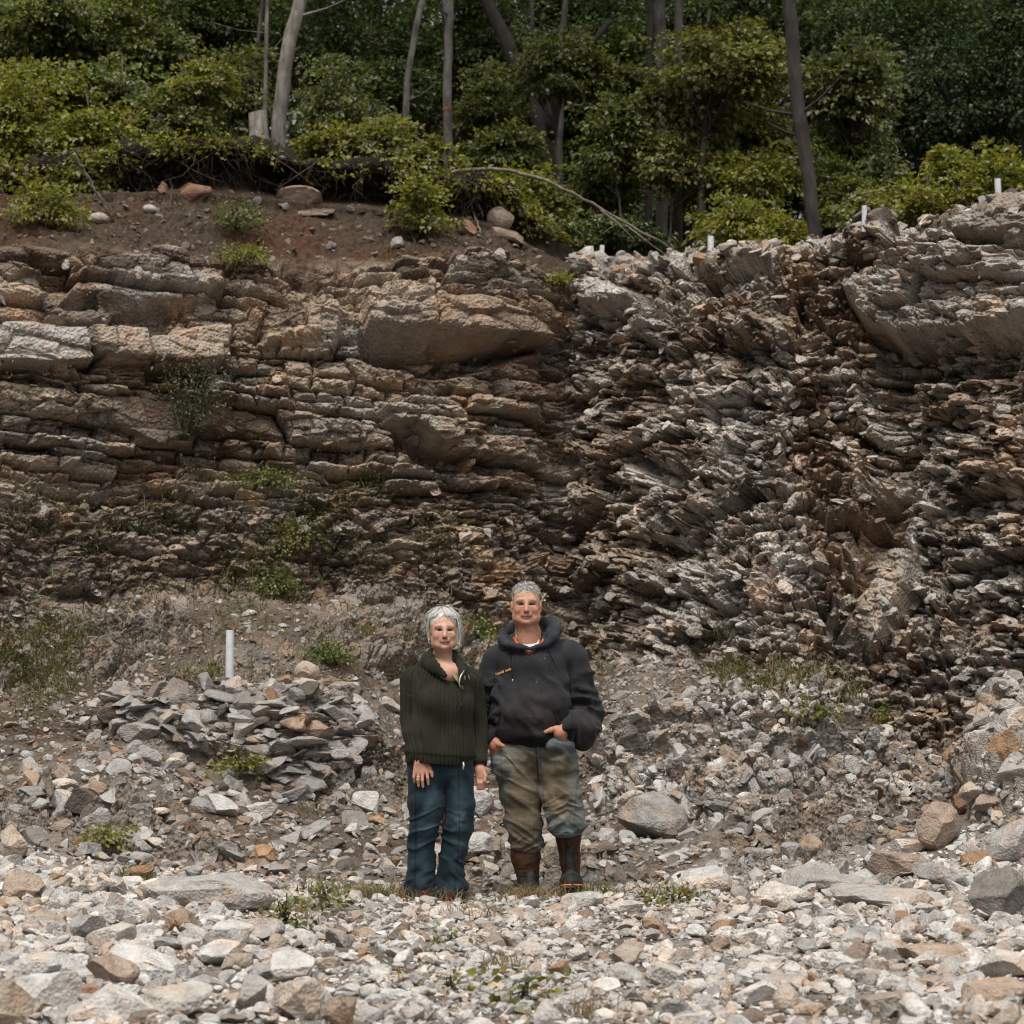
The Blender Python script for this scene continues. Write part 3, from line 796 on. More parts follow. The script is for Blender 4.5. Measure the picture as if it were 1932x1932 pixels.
def crown_clusters(rng, cen, rad, n, shell=.55):
    u = norm(rng.normal(size=(n, 3)))
    r = rng.uniform(shell ** 2, 1, n) ** .5 * (1 + .75 * vn3(u * 2.0 + rng.uniform(0, 30, 3), 5))
    q = cen + u * r[:, None] * rad
    if n > 40:                                                                       # several boughs, not one ball
        m = 6; cu = norm(rng.normal(size=(m, 3))) * rng.uniform(.45, .95, (m, 1)); cr = rng.uniform(.30, .62, m); cr[0] = .6; cu[0] *= .2
        b = rng.integers(0, m, n)
        q = cen + (cu[b] + u * (r * cr[b])[:, None]) * rad * np.array([1.05, 1.05, 1.1])
    return q, u

def foliage(rng, cen, rad, ncl, per, size, colr, pale=.1, spread=.22, flat=.45, shell=.45, cl=None):
    if cl is None: cl, u = crown_clusters(rng, cen, rad, ncl, shell)
    else: u = norm(cl - cen + 1e-3)
    k = np.repeat(np.arange(len(cl)), per)
    az = np.arctan2(u[:, 1], u[:, 0]) + rng.normal(size=len(cl)) * .8; dz = rng.normal(size=len(cl)) * .25 - .05
    ax1 = np.stack([np.cos(az), np.sin(az), dz], 1); ax2 = np.stack([-np.sin(az), np.cos(az), 0 * az], 1)
    sz = rng.uniform(.6, 1.5, len(cl))
    t1 = rng.uniform(-1.1, 1.3, len(k)); t2 = rng.normal(size=len(k)) * .38 * (1.25 - .5 * np.abs(t1))
    off = (ax1[k] * t1[:, None] + ax2[k] * t2[:, None]) * (spread * 1.35 * sz[k])[:, None] + rng.normal(size=(len(k), 3)) * spread * flat * .35
    off[:, 2] -= .30 * (t1 * t1) * spread
    cv = 2.1 * colr * rng.uniform(.5, 1.5, (len(cl), 1)) * np.array([1, 1, 1])
    cv[:, 0] *= rng.uniform(.8, 1.25, len(cl))
    out = norm(u[k] * .6 + norm(off) * .8)
    return leaves(rng, cl[k] + off, out, size, cv[k], pale)

def plateau_z(x, y):
    i0 = int(np.searchsorted(RK, 12.9))
    j = int(np.argmin(np.abs(cc - x / y))); i = i0 + int(np.argmin(np.abs(TY[i0:, j] - y)))
    return TZ[i, j]

BARK = dict(pale=rgb(.175, .158, .138), grey=rgb(.105, .092, .080), dark=rgb(.042, .035, .030), black=rgb(.022, .018, .015))

def plant(name, label, cat, px, py, Y, w, h, pal='mid', ncl=None, per=26, leaf=.085, group=None, pale=.1, trunk='grey', tr=.03, base=None, shell=.4, spread=None, seed=None, part=("trunk", "crown"), lean=0.0, stems=1):
    """a sapling, shrub or tree: trunk with limbs + a crown of leaves; (px, py) is the crown's middle, w and h its half sizes in photo pixels"""
    rng = np.random.default_rng(seed if seed is not None else int(px * 7 + py * 13 + Y * 101))
    cen = P(px, py, Y); rad = np.array([w, .85 * w, h]) / FPX * Y
    if base is None:
        bx_ = cen[0] + lean; base = np.array([bx_, Y, plateau_z(bx_, Y) - .05])
    base = np.asarray(base, float)
    o = empty(name, base, label, cat, group)
    ncl = ncl or int(24 + 34 * rad[0] * rad[2])
    cl, u = crown_clusters(rng, cen, rad, ncl, shell)
    cl[:, 2] = np.maximum(cl[:, 2], base[2] + .06)
    mb = MB()
    for s in range(stems):
        top = cen + np.array([0, 0, rad[2] * .75]) + (rng.normal(size=3) * rad * .35 if stems > 1 else 0)
        m = 7; f = np.linspace(0, 1, m)[:, None]
        path = base * (1 - f) + top * f + np.sin(f * 5 + s) * rng.normal(size=3) * .04 * np.linalg.norm(top - base) * np.array([1, 1, 0])
        V, F = tube(path - base, np.linspace(tr, tr * .3, m), 7)
        mb.add(V, F, BARK[trunk])
    for q in rng.choice(len(cl), min(len(cl), 26), replace=False):
        f = np.clip((cl[q, 2] - base[2]) / (top[2] - base[2] + 1e-6) * .75, .12, .9)
        i = f * (m - 1); i0 = int(i); a = path[i0] * (1 - i + i0) + path[min(i0 + 1, m - 1)] * (i - i0)
        mid = (a + cl[q]) / 2 + np.array([0, 0, -.04]) + rng.normal(size=3) * .03
        V, F = tube(np.array([a, mid, cl[q]]) - base, [tr * .4, tr * .25, tr * .1], 5, False)
        mb.add(V, F, BARK[trunk])
    link(part[0], mb.mesh(part[0], M_BARK, True), o)
    V, F, c = foliage(rng, cen, rad, ncl, per, leaf, GRN[pal], pale, spread or .2 * (rad[0] ** .35), cl=cl)
    V = V - base
    link(part[1], mesh_np(part[1], V, F, M_LEAF, c), o)
    return o

def trunk_tree(label, pts, w0, w1, bark, crown=(0, 0, 0), group=None, pal='dark', ncl=60, limbs=3, seed=1, name="tree", fork=None, mark=None):
    """a tall trunk drawn through (px, py, Y) points, its crown mostly above the picture"""
    rng = np.random.default_rng(seed)
    path = np.array([P(*p) for p in pts]); base = path[0].copy()
    base[2] = min(base[2], plateau_z(base[0], base[1])) - .08; path[0] = base
    up = path[-1] - path[-2]; up /= np.linalg.norm(up)
    while path[-1][2] < 13.5: path = np.concatenate([path, [path[-1] + up * 1.2 + rng.normal(size=3) * .08]]); up = norm(up + np.array([0, 0, .15]))
    # smooth resample
    s = np.concatenate([[0], np.cumsum(np.linalg.norm(np.diff(path, axis=0), axis=1))])
    ss = np.linspace(0, s[-1], 34); pp = np.stack([np.interp(ss, s, path[:, k]) for k in range(3)], 1)
    for _ in range(2): pp[1:-1] = (pp[:-2] + 2 * pp[1:-1] + pp[2:]) / 4
    r = np.interp(ss, [0, .25, 4.5, s[-1]], [w0 * 1.2, w0 * .9, w1 * .9, w1 * .4]) / 2
    pp[2:-1, :2] += rng.normal(size=(31, 2)) * r[2:-1, None] * .10
    o = empty(name, base, label, "tree", group)
    mb = MB(); V, F = tube(pp - base, r, 12); mb.add(V, F, BARK[bark])
    top = pp[-1]
    cen = top + np.array([0, 0, .6]); rad = np.array([2.3, 2.3, 2.4])
    cl, u = crown_clusters(rng, cen, rad, ncl, .3)
    for q in range(min(ncl, 16)):
        a = pp[rng.integers(24, 34)]
        V, F = tube(np.array([a, (a + cl[q]) / 2 + [0, 0, .15], cl[q]]) - base, [.05, .03, .01], 5, False); mb.add(V, F, BARK[bark])
    for q in range(limbs):                                                           # short dead stubs and low twigs
        i = rng.integers(6, 22); a = pp[i]; d = norm(np.array([rng.choice([-1, 1]) * 1., rng.normal() * .4, rng.uniform(.1, .8)]))
        ln = rng.uniform(.25, .9)
        V, F = tube(np.array([a, a + d * ln * .5, a + d * ln + [0, 0, .06]]) - base, [r[i] * .3, r[i] * .18, .006], 5, False); mb.add(V, F, BARK[bark])
    for fk in (fork or []):
        q = np.array([P(*p) for p in fk[0]])
        V, F = tube(q - base, np.linspace(fk[1], fk[2], len(q)) / 2, 9); mb.add(V, F, BARK[bark])
    tk = link("trunk", mb.mesh("trunk", M_BARK, True), o)
    if mark:
        i = int(np.argmin(np.abs(pp[:, 2] - P(*mark)[2])))
        f0 = pp[i]; dv = norm(pp[i + 1] - pp[i])
        V, F = tube(np.array([f0 - dv * .02, f0 + dv * .02]) - base, [r[i] * 1.06, r[i] * 1.06], 14, False)
        mm = MB(); mm.add(V, F, rgb(.24, .08, .055))
        link("paint_mark", mm.mesh("paint_mark", M_BARK, True), tk)
    V, F, c = foliage(rng, cen, rad, ncl, 30, .11, GRN[pal], .08, .34, cl=cl)
    link("crown", mesh_np("crown", V - base, F, M_LEAF, c), o)
    return o

# tall trunks
trunk_tree("thick pale leaning tree trunk beside the cut stump on the bank", [(524,284,22.3),(528,200,22.3),(538,120,22.3),(548,60,22.4),(566,0,22.5)], .185, .15, 'pale', seed=3, limbs=4)
trunk_tree("very thin pale tree just left of the thick leaning trunk", [(500,262,24.5),(501,150,24.5),(503,60,24.5),(506,-20,24.5)], .06, .05, 'pale', seed=4, ncl=20)
trunk_tree("thin grey stem slanting up behind the stump", [(476,250,25.5),(480,130,25.5),(490,50,25.5),(499,-20,25.5)], .055, .05, 'grey', seed=5, ncl=16)
trunk_tree("thin pale trunk with a kink, left of the red-banded tree", [(765,262,24),(766,190,24),(770,130,24),(783,60,24),(797,-10,24)], .095, .075, 'pale', seed=6, ncl=30)
trunk_tree("slim straight grey tree with a red paint band round its trunk", [(845,352,22.6),(846,240,22.6),(845,120,22.6),(848,50,22.6),(850,-10,22.6)], .115, .10, 'grey', seed=7, ncl=40, fork=[([(846,60,22.6),(842,30,22.6),(836,-10,22.6),(830,-60,22.6)], .07, .05)], mark=(845,190,22.6))
trunk_tree("big black forked tree standing deep in the wood", [(1034,345,28),(1031,280,28),(1022,235,28),(1008,205,28),(985,150,28.2),(960,80,28.4)], .30, .22, 'black', seed=8, fork=[([(1030,260,28),(1040,215,28),(1048,170,28),(1062,120,28),(1090,60,28)], .26, .12), ([(1060,150,28),(1100,105,28),(1150,40,28)], .13, .08)])
trunk_tree("dark narrow trunk at the left of a close group of three", [(1222,368,27),(1222,300,27),(1223,225,27),(1226,120,27),(1228,0,27)], .13, .11, 'dark', seed=9)
trunk_tree("wide weathered grey trunk in the middle of a close group of three", [(1249,378,26.4),(1250,310,26.4),(1249,240,26.4),(1247,120,26.4),(1246,0,26.4)], .19, .16, 'grey', seed=10)
trunk_tree("grey trunk at the right of a close group of three", [(1279,402,25),(1278,300,25),(1276,200,25),(1279,100,25),(1281,0,25)], .135, .115, 'grey', seed=11)
trunk_tree("tall dark trunk leaning left at the edge of the right-hand quarry rim", [(1545,474,21.9),(1536,400,21.9),(1522,310,21.9),(1508,220,21.9),(1498,130,21.9),(1491,40,21.9),(1488,-20,21.9)], .165, .17, 'dark', seed=12, limbs=5)
trunk_tree("thin grey trunk half hidden in leaves behind the black forked tree", [(1052,340,29),(1056,260,29),(1060,150,29),(1064,20,29)], .13, .1, 'grey', seed=13)
trunk_tree("thin pale trunk showing between leaves at the top left", [(160,300,27),(162,150,27),(163,20,27)], .08, .07, 'pale', seed=15, ncl=24)
trunk_tree("pale trunk glimpsed above the leafy saplings at top left", [(350,280,29),(354,150,29),(358,0,29)], .2, .17, 'pale', seed=16)

# saplings and shrubs along the top of the quarry, each where the photograph has one
SH = [
 ("shrub","bright yellow-green bush at the far left on the soil bank","shrub",40,235,22.6,105,70,'yellow',.12),
 ("sapling","yellow-green leafy sapling overhanging the bank near the left edge","sapling",100,160,23.2,100,65,'yellow',.16),
 ("shrub","rounded yellow-green shrub hanging over the bank left of the bare soil","shrub",205,250,22.4,85,60,'yellow',.10),
 ("sapling","light green maple sapling with pale leaves above the rounded shrub","sapling",240,150,23.5,85,60,'mid',.22),
 ("sapling","bushy yellow maple sapling on the bare lip left of the stump","sapling",370,165,23.2,62,55,'yellow',.18),
 ("sapling","slender sapling with thin stem under the yellow maple leaves","sapling",330,225,22.9,50,35,'mid',.15),
 ("sapling","dense green sapling directly behind the stump","sapling",450,150,25.2,58,85,'mid',.16),
 ("tree","mid-green tree filling the top left corner","tree",50,50,26.5,130,95,'mid',.14),
 ("tree","mid-green tree second from the top left corner","tree",240,55,27.5,130,90,'mid',.16),
 ("tree","dull green tree behind the pale trunk at the top","tree",400,60,28.5,100,95,'dark',.10),
 ("sapling","sapling with silvery upturned leaves right of the thick leaning trunk","sapling",640,165,25.5,70,75,'mid',.35),
 ("sapling","dark green sapling behind the kinked pale trunk","sapling",720,200,26.5,75,85,'dark',.18),
 ("shrub","low yellow-green shrub on the lip right of the leaning trunk","shrub",625,268,22.9,55,26,'yellow',.15),
 ("shrub","pale yellow-green shrub at the foot of the kinked trunk","shrub",730,275,23.1,58,36,'yellow',.30),
 ("shrub","small leafy shrub left of the tree with a red band","shrub",800,305,22.8,40,32,'yellow',.25),
 ("sapling","maple sapling with pale leaves right of the tree with a red band","sapling",905,215,26.5,70,75,'mid',.28),
 ("tree","dark tree rising behind the tree with a red band","tree",900,90,30,110,110,'dark',.10),
 ("sapling","maple boughs with light leaves before the black forked tree","sapling",1050,110,25.5,75,80,'mid',.3),
 ("sapling","thin sapling with yellowish leaf tips right of the black forked tree","sapling",1135,140,25.5,48,40,'olive',.18),
 ("shrub","feathery yellow-green shrub above the round boulder","shrub",985,360,23.2,50,38,'yellow',.05),
 ("shrub","leafy shrub beside the arching bent sapling","shrub",1045,410,23.3,55,48,'mid',.12),
 ("sapling","broad-leaved sapling behind the arching bent sapling","sapling",1120,340,25,80,70,'mid',.2),
 ("shrub","low dark shrub under the end of the bent sapling","shrub",1180,440,24,70,38,'dark',.12),
 ("sapling","yellow-green sapling right of the close group of trunks","sapling",1345,300,25.5,68,95,'olive',.12),
 ("tree","olive green tree towering over the close group of trunks","tree",1330,110,24.0,120,125,'olive',.12),
 ("sapling","olive sapling left of the tall leaning dark trunk","sapling",1440,240,25,65,120,'olive',.14),
 ("shrub","yellowish shrub on the rim left of the leaning dark trunk","shrub",1400,415,22.8,62,52,'yellow',.14),
 ("shrub","low weedy shrub between the rim pipe and the leaning dark trunk","shrub",1470,452,22.1,50,24,'yellow',.12),
 ("sapling","leafy sapling filling the gap left of the close group of trunks","sapling",1160,265,24.4,62,75,'mid',.2),
 ("sapling","low olive sapling right in front of the close group of trunks","sapling",1268,300,24.2,48,60,'olive',.15),
 ("sapling","wispy yellow-green sapling left of the leaning dark trunk's foot","sapling",1430,345,24.0,70,60,'yellow',.15),
 ("sapling","dark leafy sapling just right of the leaning dark trunk","sapling",1590,380,24.6,55,60,'mid',.12),
 ("sapling","light green sapling under the maple boughs before the black tree","sapling",960,285,24.6,50,60,'mid',.22),
 ("tree","lit maple with silvery leaves right of the tall leaning trunk","tree",1610,170,25,78,130,'mid',.42),
 ("sapling","lower maple with drooping silvery boughs right of the leaning trunk","sapling",1640,290,25.2,62,65,'mid',.3),
 ("shrub","pale green shrub on the rim left of the bright right-hand shrubs","shrub",1645,412,21.8,50,42,'mid',.22),
 ("shrub","bright yellow-green shrub behind the right-hand rim","shrub",1745,385,21.2,66,52,'yellow',.10),
 ("shrub","tall yellow-green shrub at the right-hand edge behind the rim pipe","shrub",1870,370,20.8,82,60,'yellow',.10),
 ("shrub","pointed top of a yellow-green shrub left of the rim pipe","shrub",1800,345,21.6,40,46,'yellow',.12),
]
for (nm, lb, ct, px, py, Y, w, h, pal, pl) in SH:
    big = nm == "tree"
    plant(nm, lb, ct, px, py, Y, w, h, pal, per=52 if not big else 56, leaf=.066 if nm != "tree" else .075, pale=pl, tr=.022 if nm != "tree" else .06, trunk='grey' if not big else 'dark', ncl=int((46 if not big else 60) + (w * h) / 120), stems=3 if nm == "shrub" else 1, part=("stem" if nm == "shrub" else "trunk", "foliage" if nm == "shrub" else "crown"))
# the dark wood farther back
FW = [(1010,30,33,150,120),(1250,20,34,150,120),(1480,30,33,150,120),(1150,170,32,130,120),(1650,60,32,130,140),(-40,150,31,150,170),(130,90,33,150,170),(310,170,32,130,150),(480,100,34,140,170),(590,60,31,110,150),(690,90,33,140,170),(800,150,31,110,150),(840,330,30,120,70),(960,170,34,150,170),(1080,270,33,120,110),(1130,60,34,150,150),(1210,200,32,130,160),(1300,380,30,110,70),(1420,80,34,150,160),(1480,330,30,110,110),(1560,240,33,110,190),(1590,400,29,80,60)]
for q, (px, py, Y, w, h) in enumerate(FW):
    plant("tree", "dark broadleaf tree in the shade of the wood behind the saplings", "tree", px, py, Y, w, h, 'dark', ncl=150, per=44, leaf=.08, pale=.05, tr=.09, trunk='dark', group="dark broadleaf trees in the wood behind")
for q, (px, py, Y, w, h) in enumerate([(1740,90,31,110,170),(1850,140,30,110,190),(1945,70,29,110,200),(1770,260,33,130,110),(1900,270,32,110,110)]):
    plant("fir_tree", "dark fir with layered boughs behind the right-hand shrubs", "fir", px, py, Y, w, h, 'fir', ncl=190, per=48, leaf=.075, pale=.03, tr=.10, trunk='black', group="dark firs at the right", spread=.34)
# far-off mass of the wood
rng = np.random.default_rng(9)
n = 3600
cl = np.stack([rng.uniform(-19, 19, n), rng.uniform(40, 56, n), rng.uniform(7.6, 22, n)], 1)
gap = fbm2(cl[:, 0] * .5 + 7, cl[:, 2] * .5, 402, 3)
cl = cl[(gap < .30) | (cl[:, 0] < 3) | (cl[:, 2] < 10)]
V, F, c = foliage(rng, np.array([0, 48, 10.]), None, 0, 30, .26, rgb(.020, .028, .011), .03, .6, cl=cl)
tag(link("far_wood", mesh_np("far_wood", V, F, M_LEAF, c)), None, None, None, "stuff")

# green cover creeping over the lip of the bank
rng = np.random.default_rng(61); pl_ = []
for q_ in range(520):
    px = rng.choice([rng.uniform(-60, 225), rng.uniform(-60, 225), rng.uniform(-60, 225), rng.uniform(235, 500), rng.uniform(580, 1050), rng.uniform(760, 1050)])
    j = int(np.argmin(np.abs(PX[row(12.95)] - px))); i = row(12.86 + .4 * rng.random() ** 2)
    pl_.append([TX[i, j], TY[i, j] - .04, TZ[i, j] + rng.uniform(-.16 if px < 235 else -.0, .08)])
pl_ = np.array(pl_)
V, F, c = foliage(rng, pl_.mean(0), None, 0, 16, .06, GRN['yellow'] * .8, .12, .13, cl=pl_)
tag(link("lip_greenery", mesh_np("lip_greenery", V, F, M_LEAF, c)), None, None, None, "stuff")

# ---- plants that grow on the bank, the cliff and the slope
def on_px(px, py, a=0.0, b=13.0): return surf_px(px, py, a, b)
def small_plant(label, px, py, w, h, pal, nm="shrub", cat="shrub", ncl=34, per=22, leaf=.034, pale=.12, kmin=0, kmax=13, **kw):
    p, n = on_px(px, py + h * .9, kmin, kmax)
    return plant(nm, label, cat, px, py, p[1] - .12, w, h, pal, ncl=ncl, per=per, leaf=leaf, pale=pale, base=p - n * .03, tr=.010, stems=3, part=("stem", "foliage"), spread=.10, **kw)
small_plant("leafy green bush in front of the undercut bank left of the slender red-banded tree", 800, 392, 55, 45, 'yellow', ncl=70, per=22, leaf=.06, kmin=11)
small_plant("small yellow-green bush at the far left below the dark bank", 70, 385, 60, 42, 'yellow', ncl=60, per=20, leaf=.055, kmin=11)
small_plant("narrow leafy bush dangling in front of the bank by the leaning stick", 185, 335, 36, 42, 'yellow', ncl=50, per=18, leaf=.06, kmin=11)
small_plant("small green shrub in the middle of the bare soil bank", 445, 405, 34, 30, 'mid', ncl=34, kmin=11)
small_plant("low yellow-green shrub on the bank just above the layered rock", 462, 480, 42, 24, 'yellow', ncl=40, kmin=10.6)
small_plant("tiny green shrub at the top of the corner of the two rock walls", 1058, 528, 22, 18, 'yellow', ncl=22, kmin=10.5)
small_plant("yellow-green fern clump halfway up the left slope", 505, 905, 55, 26, 'olive', nm="fern", cat="fern", ncl=40, kmin=8)
small_plant("olive fern hanging on the dark lower left wall", 560, 1010, 26, 40, 'olive', nm="fern", cat="fern", ncl=26, kmin=8)
small_plant("green fern at the top of the overgrown slope", 515, 1100, 48, 26, 'mid', nm="fern", cat="fern", ncl=40, kmin=7)
small_plant("leafy weed on the slope just above the woman's head", 900, 1185, 40, 22, 'mid', nm="weed", cat="weed", ncl=34, kmin=6.5)
small_plant("dark green weed clump on the slope left of the two people", 620, 1230, 40, 16, 'mid', nm="weed", cat="weed", ncl=30, kmin=6.5)
small_plant("yellow weed at the foot of the left outcrop", 455, 1440, 20, 14, 'yellow', nm="weed", cat="weed", ncl=16, kmin=4)
small_plant("small weed among brown stones at the left edge", 195, 1575, 14, 14, 'yellow', nm="weed", cat="weed", ncl=14, kmin=3)
small_plant("tall thin weed standing in the gravel left of the woman", 542, 1722, 26, 30, 'olive', nm="weed", cat="weed", ncl=22, per=12, leaf=.035, kmin=1, kmax=4)
small_plant("green weed behind the long grey slab end", 610, 1690, 12, 22, 'mid', nm="weed", cat="weed", ncl=14, per=10, leaf=.035, kmin=1, kmax=4)
small_plant("reddish-green weed right of the man's boots", 1275, 1695, 36, 12, 'olive', nm="weed", cat="weed", ncl=20, per=10, leaf=.04, kmin=1, kmax=4)
small_plant("tiny green weed in the pale gravel in front of the woman", 850, 1770, 10, 9, 'mid', nm="weed", cat="weed", ncl=10, per=8, leaf=.03, kmin=1, kmax=3)
small_plant("yellow seedling in the gravel at the bottom centre", 990, 1868, 20, 18, 'yellow', nm="weed", cat="weed", ncl=10, per=7, leaf=.045, kmin=.5, kmax=3)
small_plant("small green tuft below the woman near the bottom edge", 848, 1850, 9, 9, 'yellow', nm="weed", cat="weed", ncl=9, per=7, leaf=.03, kmin=.5, kmax=3)
small_plant("grassy green weed under the pale mound at the right", 1545, 1340, 20, 20, 'olive', nm="weed", cat="weed", ncl=16, per=10, leaf=.05, kmin=5, kmax=8)
small_plant("green weed in the hollow at the foot of the right wall", 1640, 1350, 30, 26, 'olive', nm="weed", cat="weed", ncl=24, per=12, leaf=.05, kmin=5, kmax=8.4)
# the thin willow on the left wall: bare grey-green twigs
p, n_ = on_px(345, 850, 8, 11)
o = empty("willow", p - n_ * .02, "thin feathery willow sapling growing out of the left rock wall", "sapling")
mb = MB(); ml = MB(); rng = np.random.default_rng(21)
for q in range(16):
    tipx, tipy = 300 + 150 * rng.random(), 665 + 110 * rng.random()
    t_ = P(tipx, tipy, p[1] - .35 - .3 * rng.random()); m_ = p * .45 + t_ * .55 + np.array([(tipx - 345) / 1500, -.15, .05])
    f = np.linspace(0, 1, 9)[:, None]; path = p * (1 - f) ** 2 + 2 * m_ * f * (1 - f) + t_ * f * f
    V, F = tube(path - p, np.linspace(.007, .002, 9), 5, False); mb.add(V, F, rgb(.14, .12, .085))
    k = rng.integers(3, 9, 60); pts = path[k] + rng.normal(size=(60, 3)) * .09
    V, F, c = leaves(rng, pts, norm(rng.normal(size=(60, 3)) + [0, 0, .3]), .045, np.repeat(rgb(.085, .092, .055)[None], 60, 0), .2, .3, .18)
    ml.add(V - p, F, c)
link("stem", mb.mesh("stem", M_BARK, True), o); link("foliage", ml.mesh("foliage", M_LEAF), o)

# moss, ferns and grasses nobody could count
def scatter_pts(maskarr, n, seed):
    rng = np.random.default_rng(seed); w = (maskarr * AREA).ravel(); w = w / w.sum()
    pk = rng.choice(len(w), n, p=w); i, j = np.unravel_index(pk, maskarr.shape)
    return np.stack([TX[i, j], TY[i, j], TZ[i, j]], 1), TN[i, j], rng
mveg = np.clip(mos, 0, 1) * inF + .06 * inF * (K > 6.6) * (K < 8.2) * (1 - right) + .012 * inF * (K > 8) * (K < 11) + .03 * inF * (K > 4) * (K < 8) * (fbm2(GX * 2, GS * 2, 501, 3) > .08) + .12 * bank * inF * (K < 12.2) * (fbm2(GX * 1.5, GS * 2, 502, 3) > .05)
pts, nn, rng = scatter_pts(mveg, 1700, 31)
k = np.repeat(np.arange(len(pts)), 12)
off = rng.normal(size=(len(k), 3)) * .06
q = pts[k] + nn[k] * .03 + off
pc = np.stack([GRN['olive'], GRN['mid'], GRN['yellow'] * .8, rgb(.085, .06, .025)])[rng.integers(0, 4, len(pts))]
V, F, c = leaves(rng, q, norm(nn[k] + norm(off)), .032, pc[k], .08, .5, .25)
tag(link("slope_plants", mesh_np("slope_plants", V, F, M_LEAF, c)), None, None, None, "stuff")

def blades(rng, roots, h, lean, colr, w=.004):
    """thin curved grass blades"""
    n = len(roots)
    d = rng.normal(size=(n, 3)) * lean; d[:, 2] = 0
    hh = (h * rng.uniform(.4, 1.25, n))[:, None]
    a = roots; b = roots + np.array([0, 0, .55]) * hh + d * hh * .35; t = roots + np.array([0, 0, .9]) * hh + d * hh * 1.1
    sd = norm(np.cross(d + 1e-4, [0, 0, 1.]) + rng.normal(size=(n, 3)) * .3) * w
    V = np.stack([a - sd, a + sd, b + sd * .8, b - sd * .8, t], 1).reshape(-1, 3)
    o_ = np.arange(n)[:, None] * 5
    c = np.repeat(colr * rng.uniform(.6, 1.3, (n, 1)), 5, 0)
    return V, [o_ + np.array([[0, 1, 2, 3]]), o_ + np.array([[3, 2, 4]])], c
mb = MB(); rng = np.random.default_rng(41)
dry, grn = rgb(.30, .22, .13), rgb(.13, .14, .05)
tufts = [(790,1700,50,260,dry),(850,1702,35,160,dry),(700,1695,70,260,dry),(720,1690,30,90,grn),(985,1690,40,240,dry),(1000,1700,25,120,dry),(1080,1702,70,150,dry),(1110,1700,20,80,grn),(1140,1700,15,50,grn),(255,1685,25,140,grn),(245,1692,40,120,dry),(410,1730,16,70,dry),(555,1750,22,140,dry),(900,1740,70,140,dry),(600,1700,40,120,grn),(660,1690,60,180,dry),(1240,1705,60,110,dry),(1300,1700,30,80,rgb(.28,.12,.05)),(950,1830,40,60,dry),(1480,1720,25,50,dry),(330,1790,14,60,rgb(.22,.12,.06)),(1380,1690,60,80,dry),(1860,1700,40,60,dry),(1110,1925,40,70,dry),(1570,1760,12,30,dry)]
for (px, py, sp, n, cl_) in tufts:
    for _ in range(n):
        a = P(px + rng.normal() * sp * .6, py, 1); 
        y = np.clip(HC / max((-(a[2] - HC)), .02) * 1.0, 6.5, 12.4) + rng.normal() * .05
        y = min(y, 12.0) if py > 1712 else 11.85 + rng.normal() * .10
        x = P(px + rng.normal() * sp * .6, py, y)[0]
        V, F, c = blades(rng, np.array([[x, y, ground_z(x, y) - .01]]), .10, .55, cl_, .0028)
        mb.add(V, F, c)
pts, nn, rng = scatter_pts(mveg * (K < 8.3) + .5 * mveg, 1500, 43)
k = np.repeat(np.arange(len(pts)), 5)
V, F, c = blades(rng, pts[k] + rng.normal(size=(len(k), 3)) * .03, .13, .7, np.where(rng.random((len(k), 1)) < .5, grn, dry * .7), .004)
mb.add(V, F, c)
tag(link("dry_grass", mb.mesh("dry_grass", M_LEAF)), None, None, None, "stuff")

# hanging roots under the lip
mb = MB(); rng = np.random.default_rng(51)
for q in range(800):
    px = rng.choice([rng.uniform(225, 760), rng.uniform(225, 760), rng.uniform(0, 225), rng.uniform(870, 960)])
    j = int(np.argmin(np.abs(PX[row(12.9)] - px)))
    i = row(12.55 + .42 * rng.random())
    a = np.array([TX[i, j], TY[i, j] - .02, TZ[i, j]])
    ln = rng.uniform(.08, .55); d = np.array([rng.normal() * .6, -.15 - .2 * rng.random(), -1 + .9 * rng.random()])
    f = np.linspace(0, 1, 5)[:, None]
    path = a + d * ln * f + np.sin(f * 7 + q) * rng.normal(size=3) * .04
    V, F = tube(path, np.linspace(rng.uniform(.003, .010), .0015, 5), 5, False)
    mb.add(V, F, [rgb(.07, .05, .035), rgb(.11, .085, .06), rgb(.035, .026, .018)][q % 3])
tag(link("hanging_roots", mb.mesh("hanging_roots", M_BARK, True)), None, None, None, "stuff")

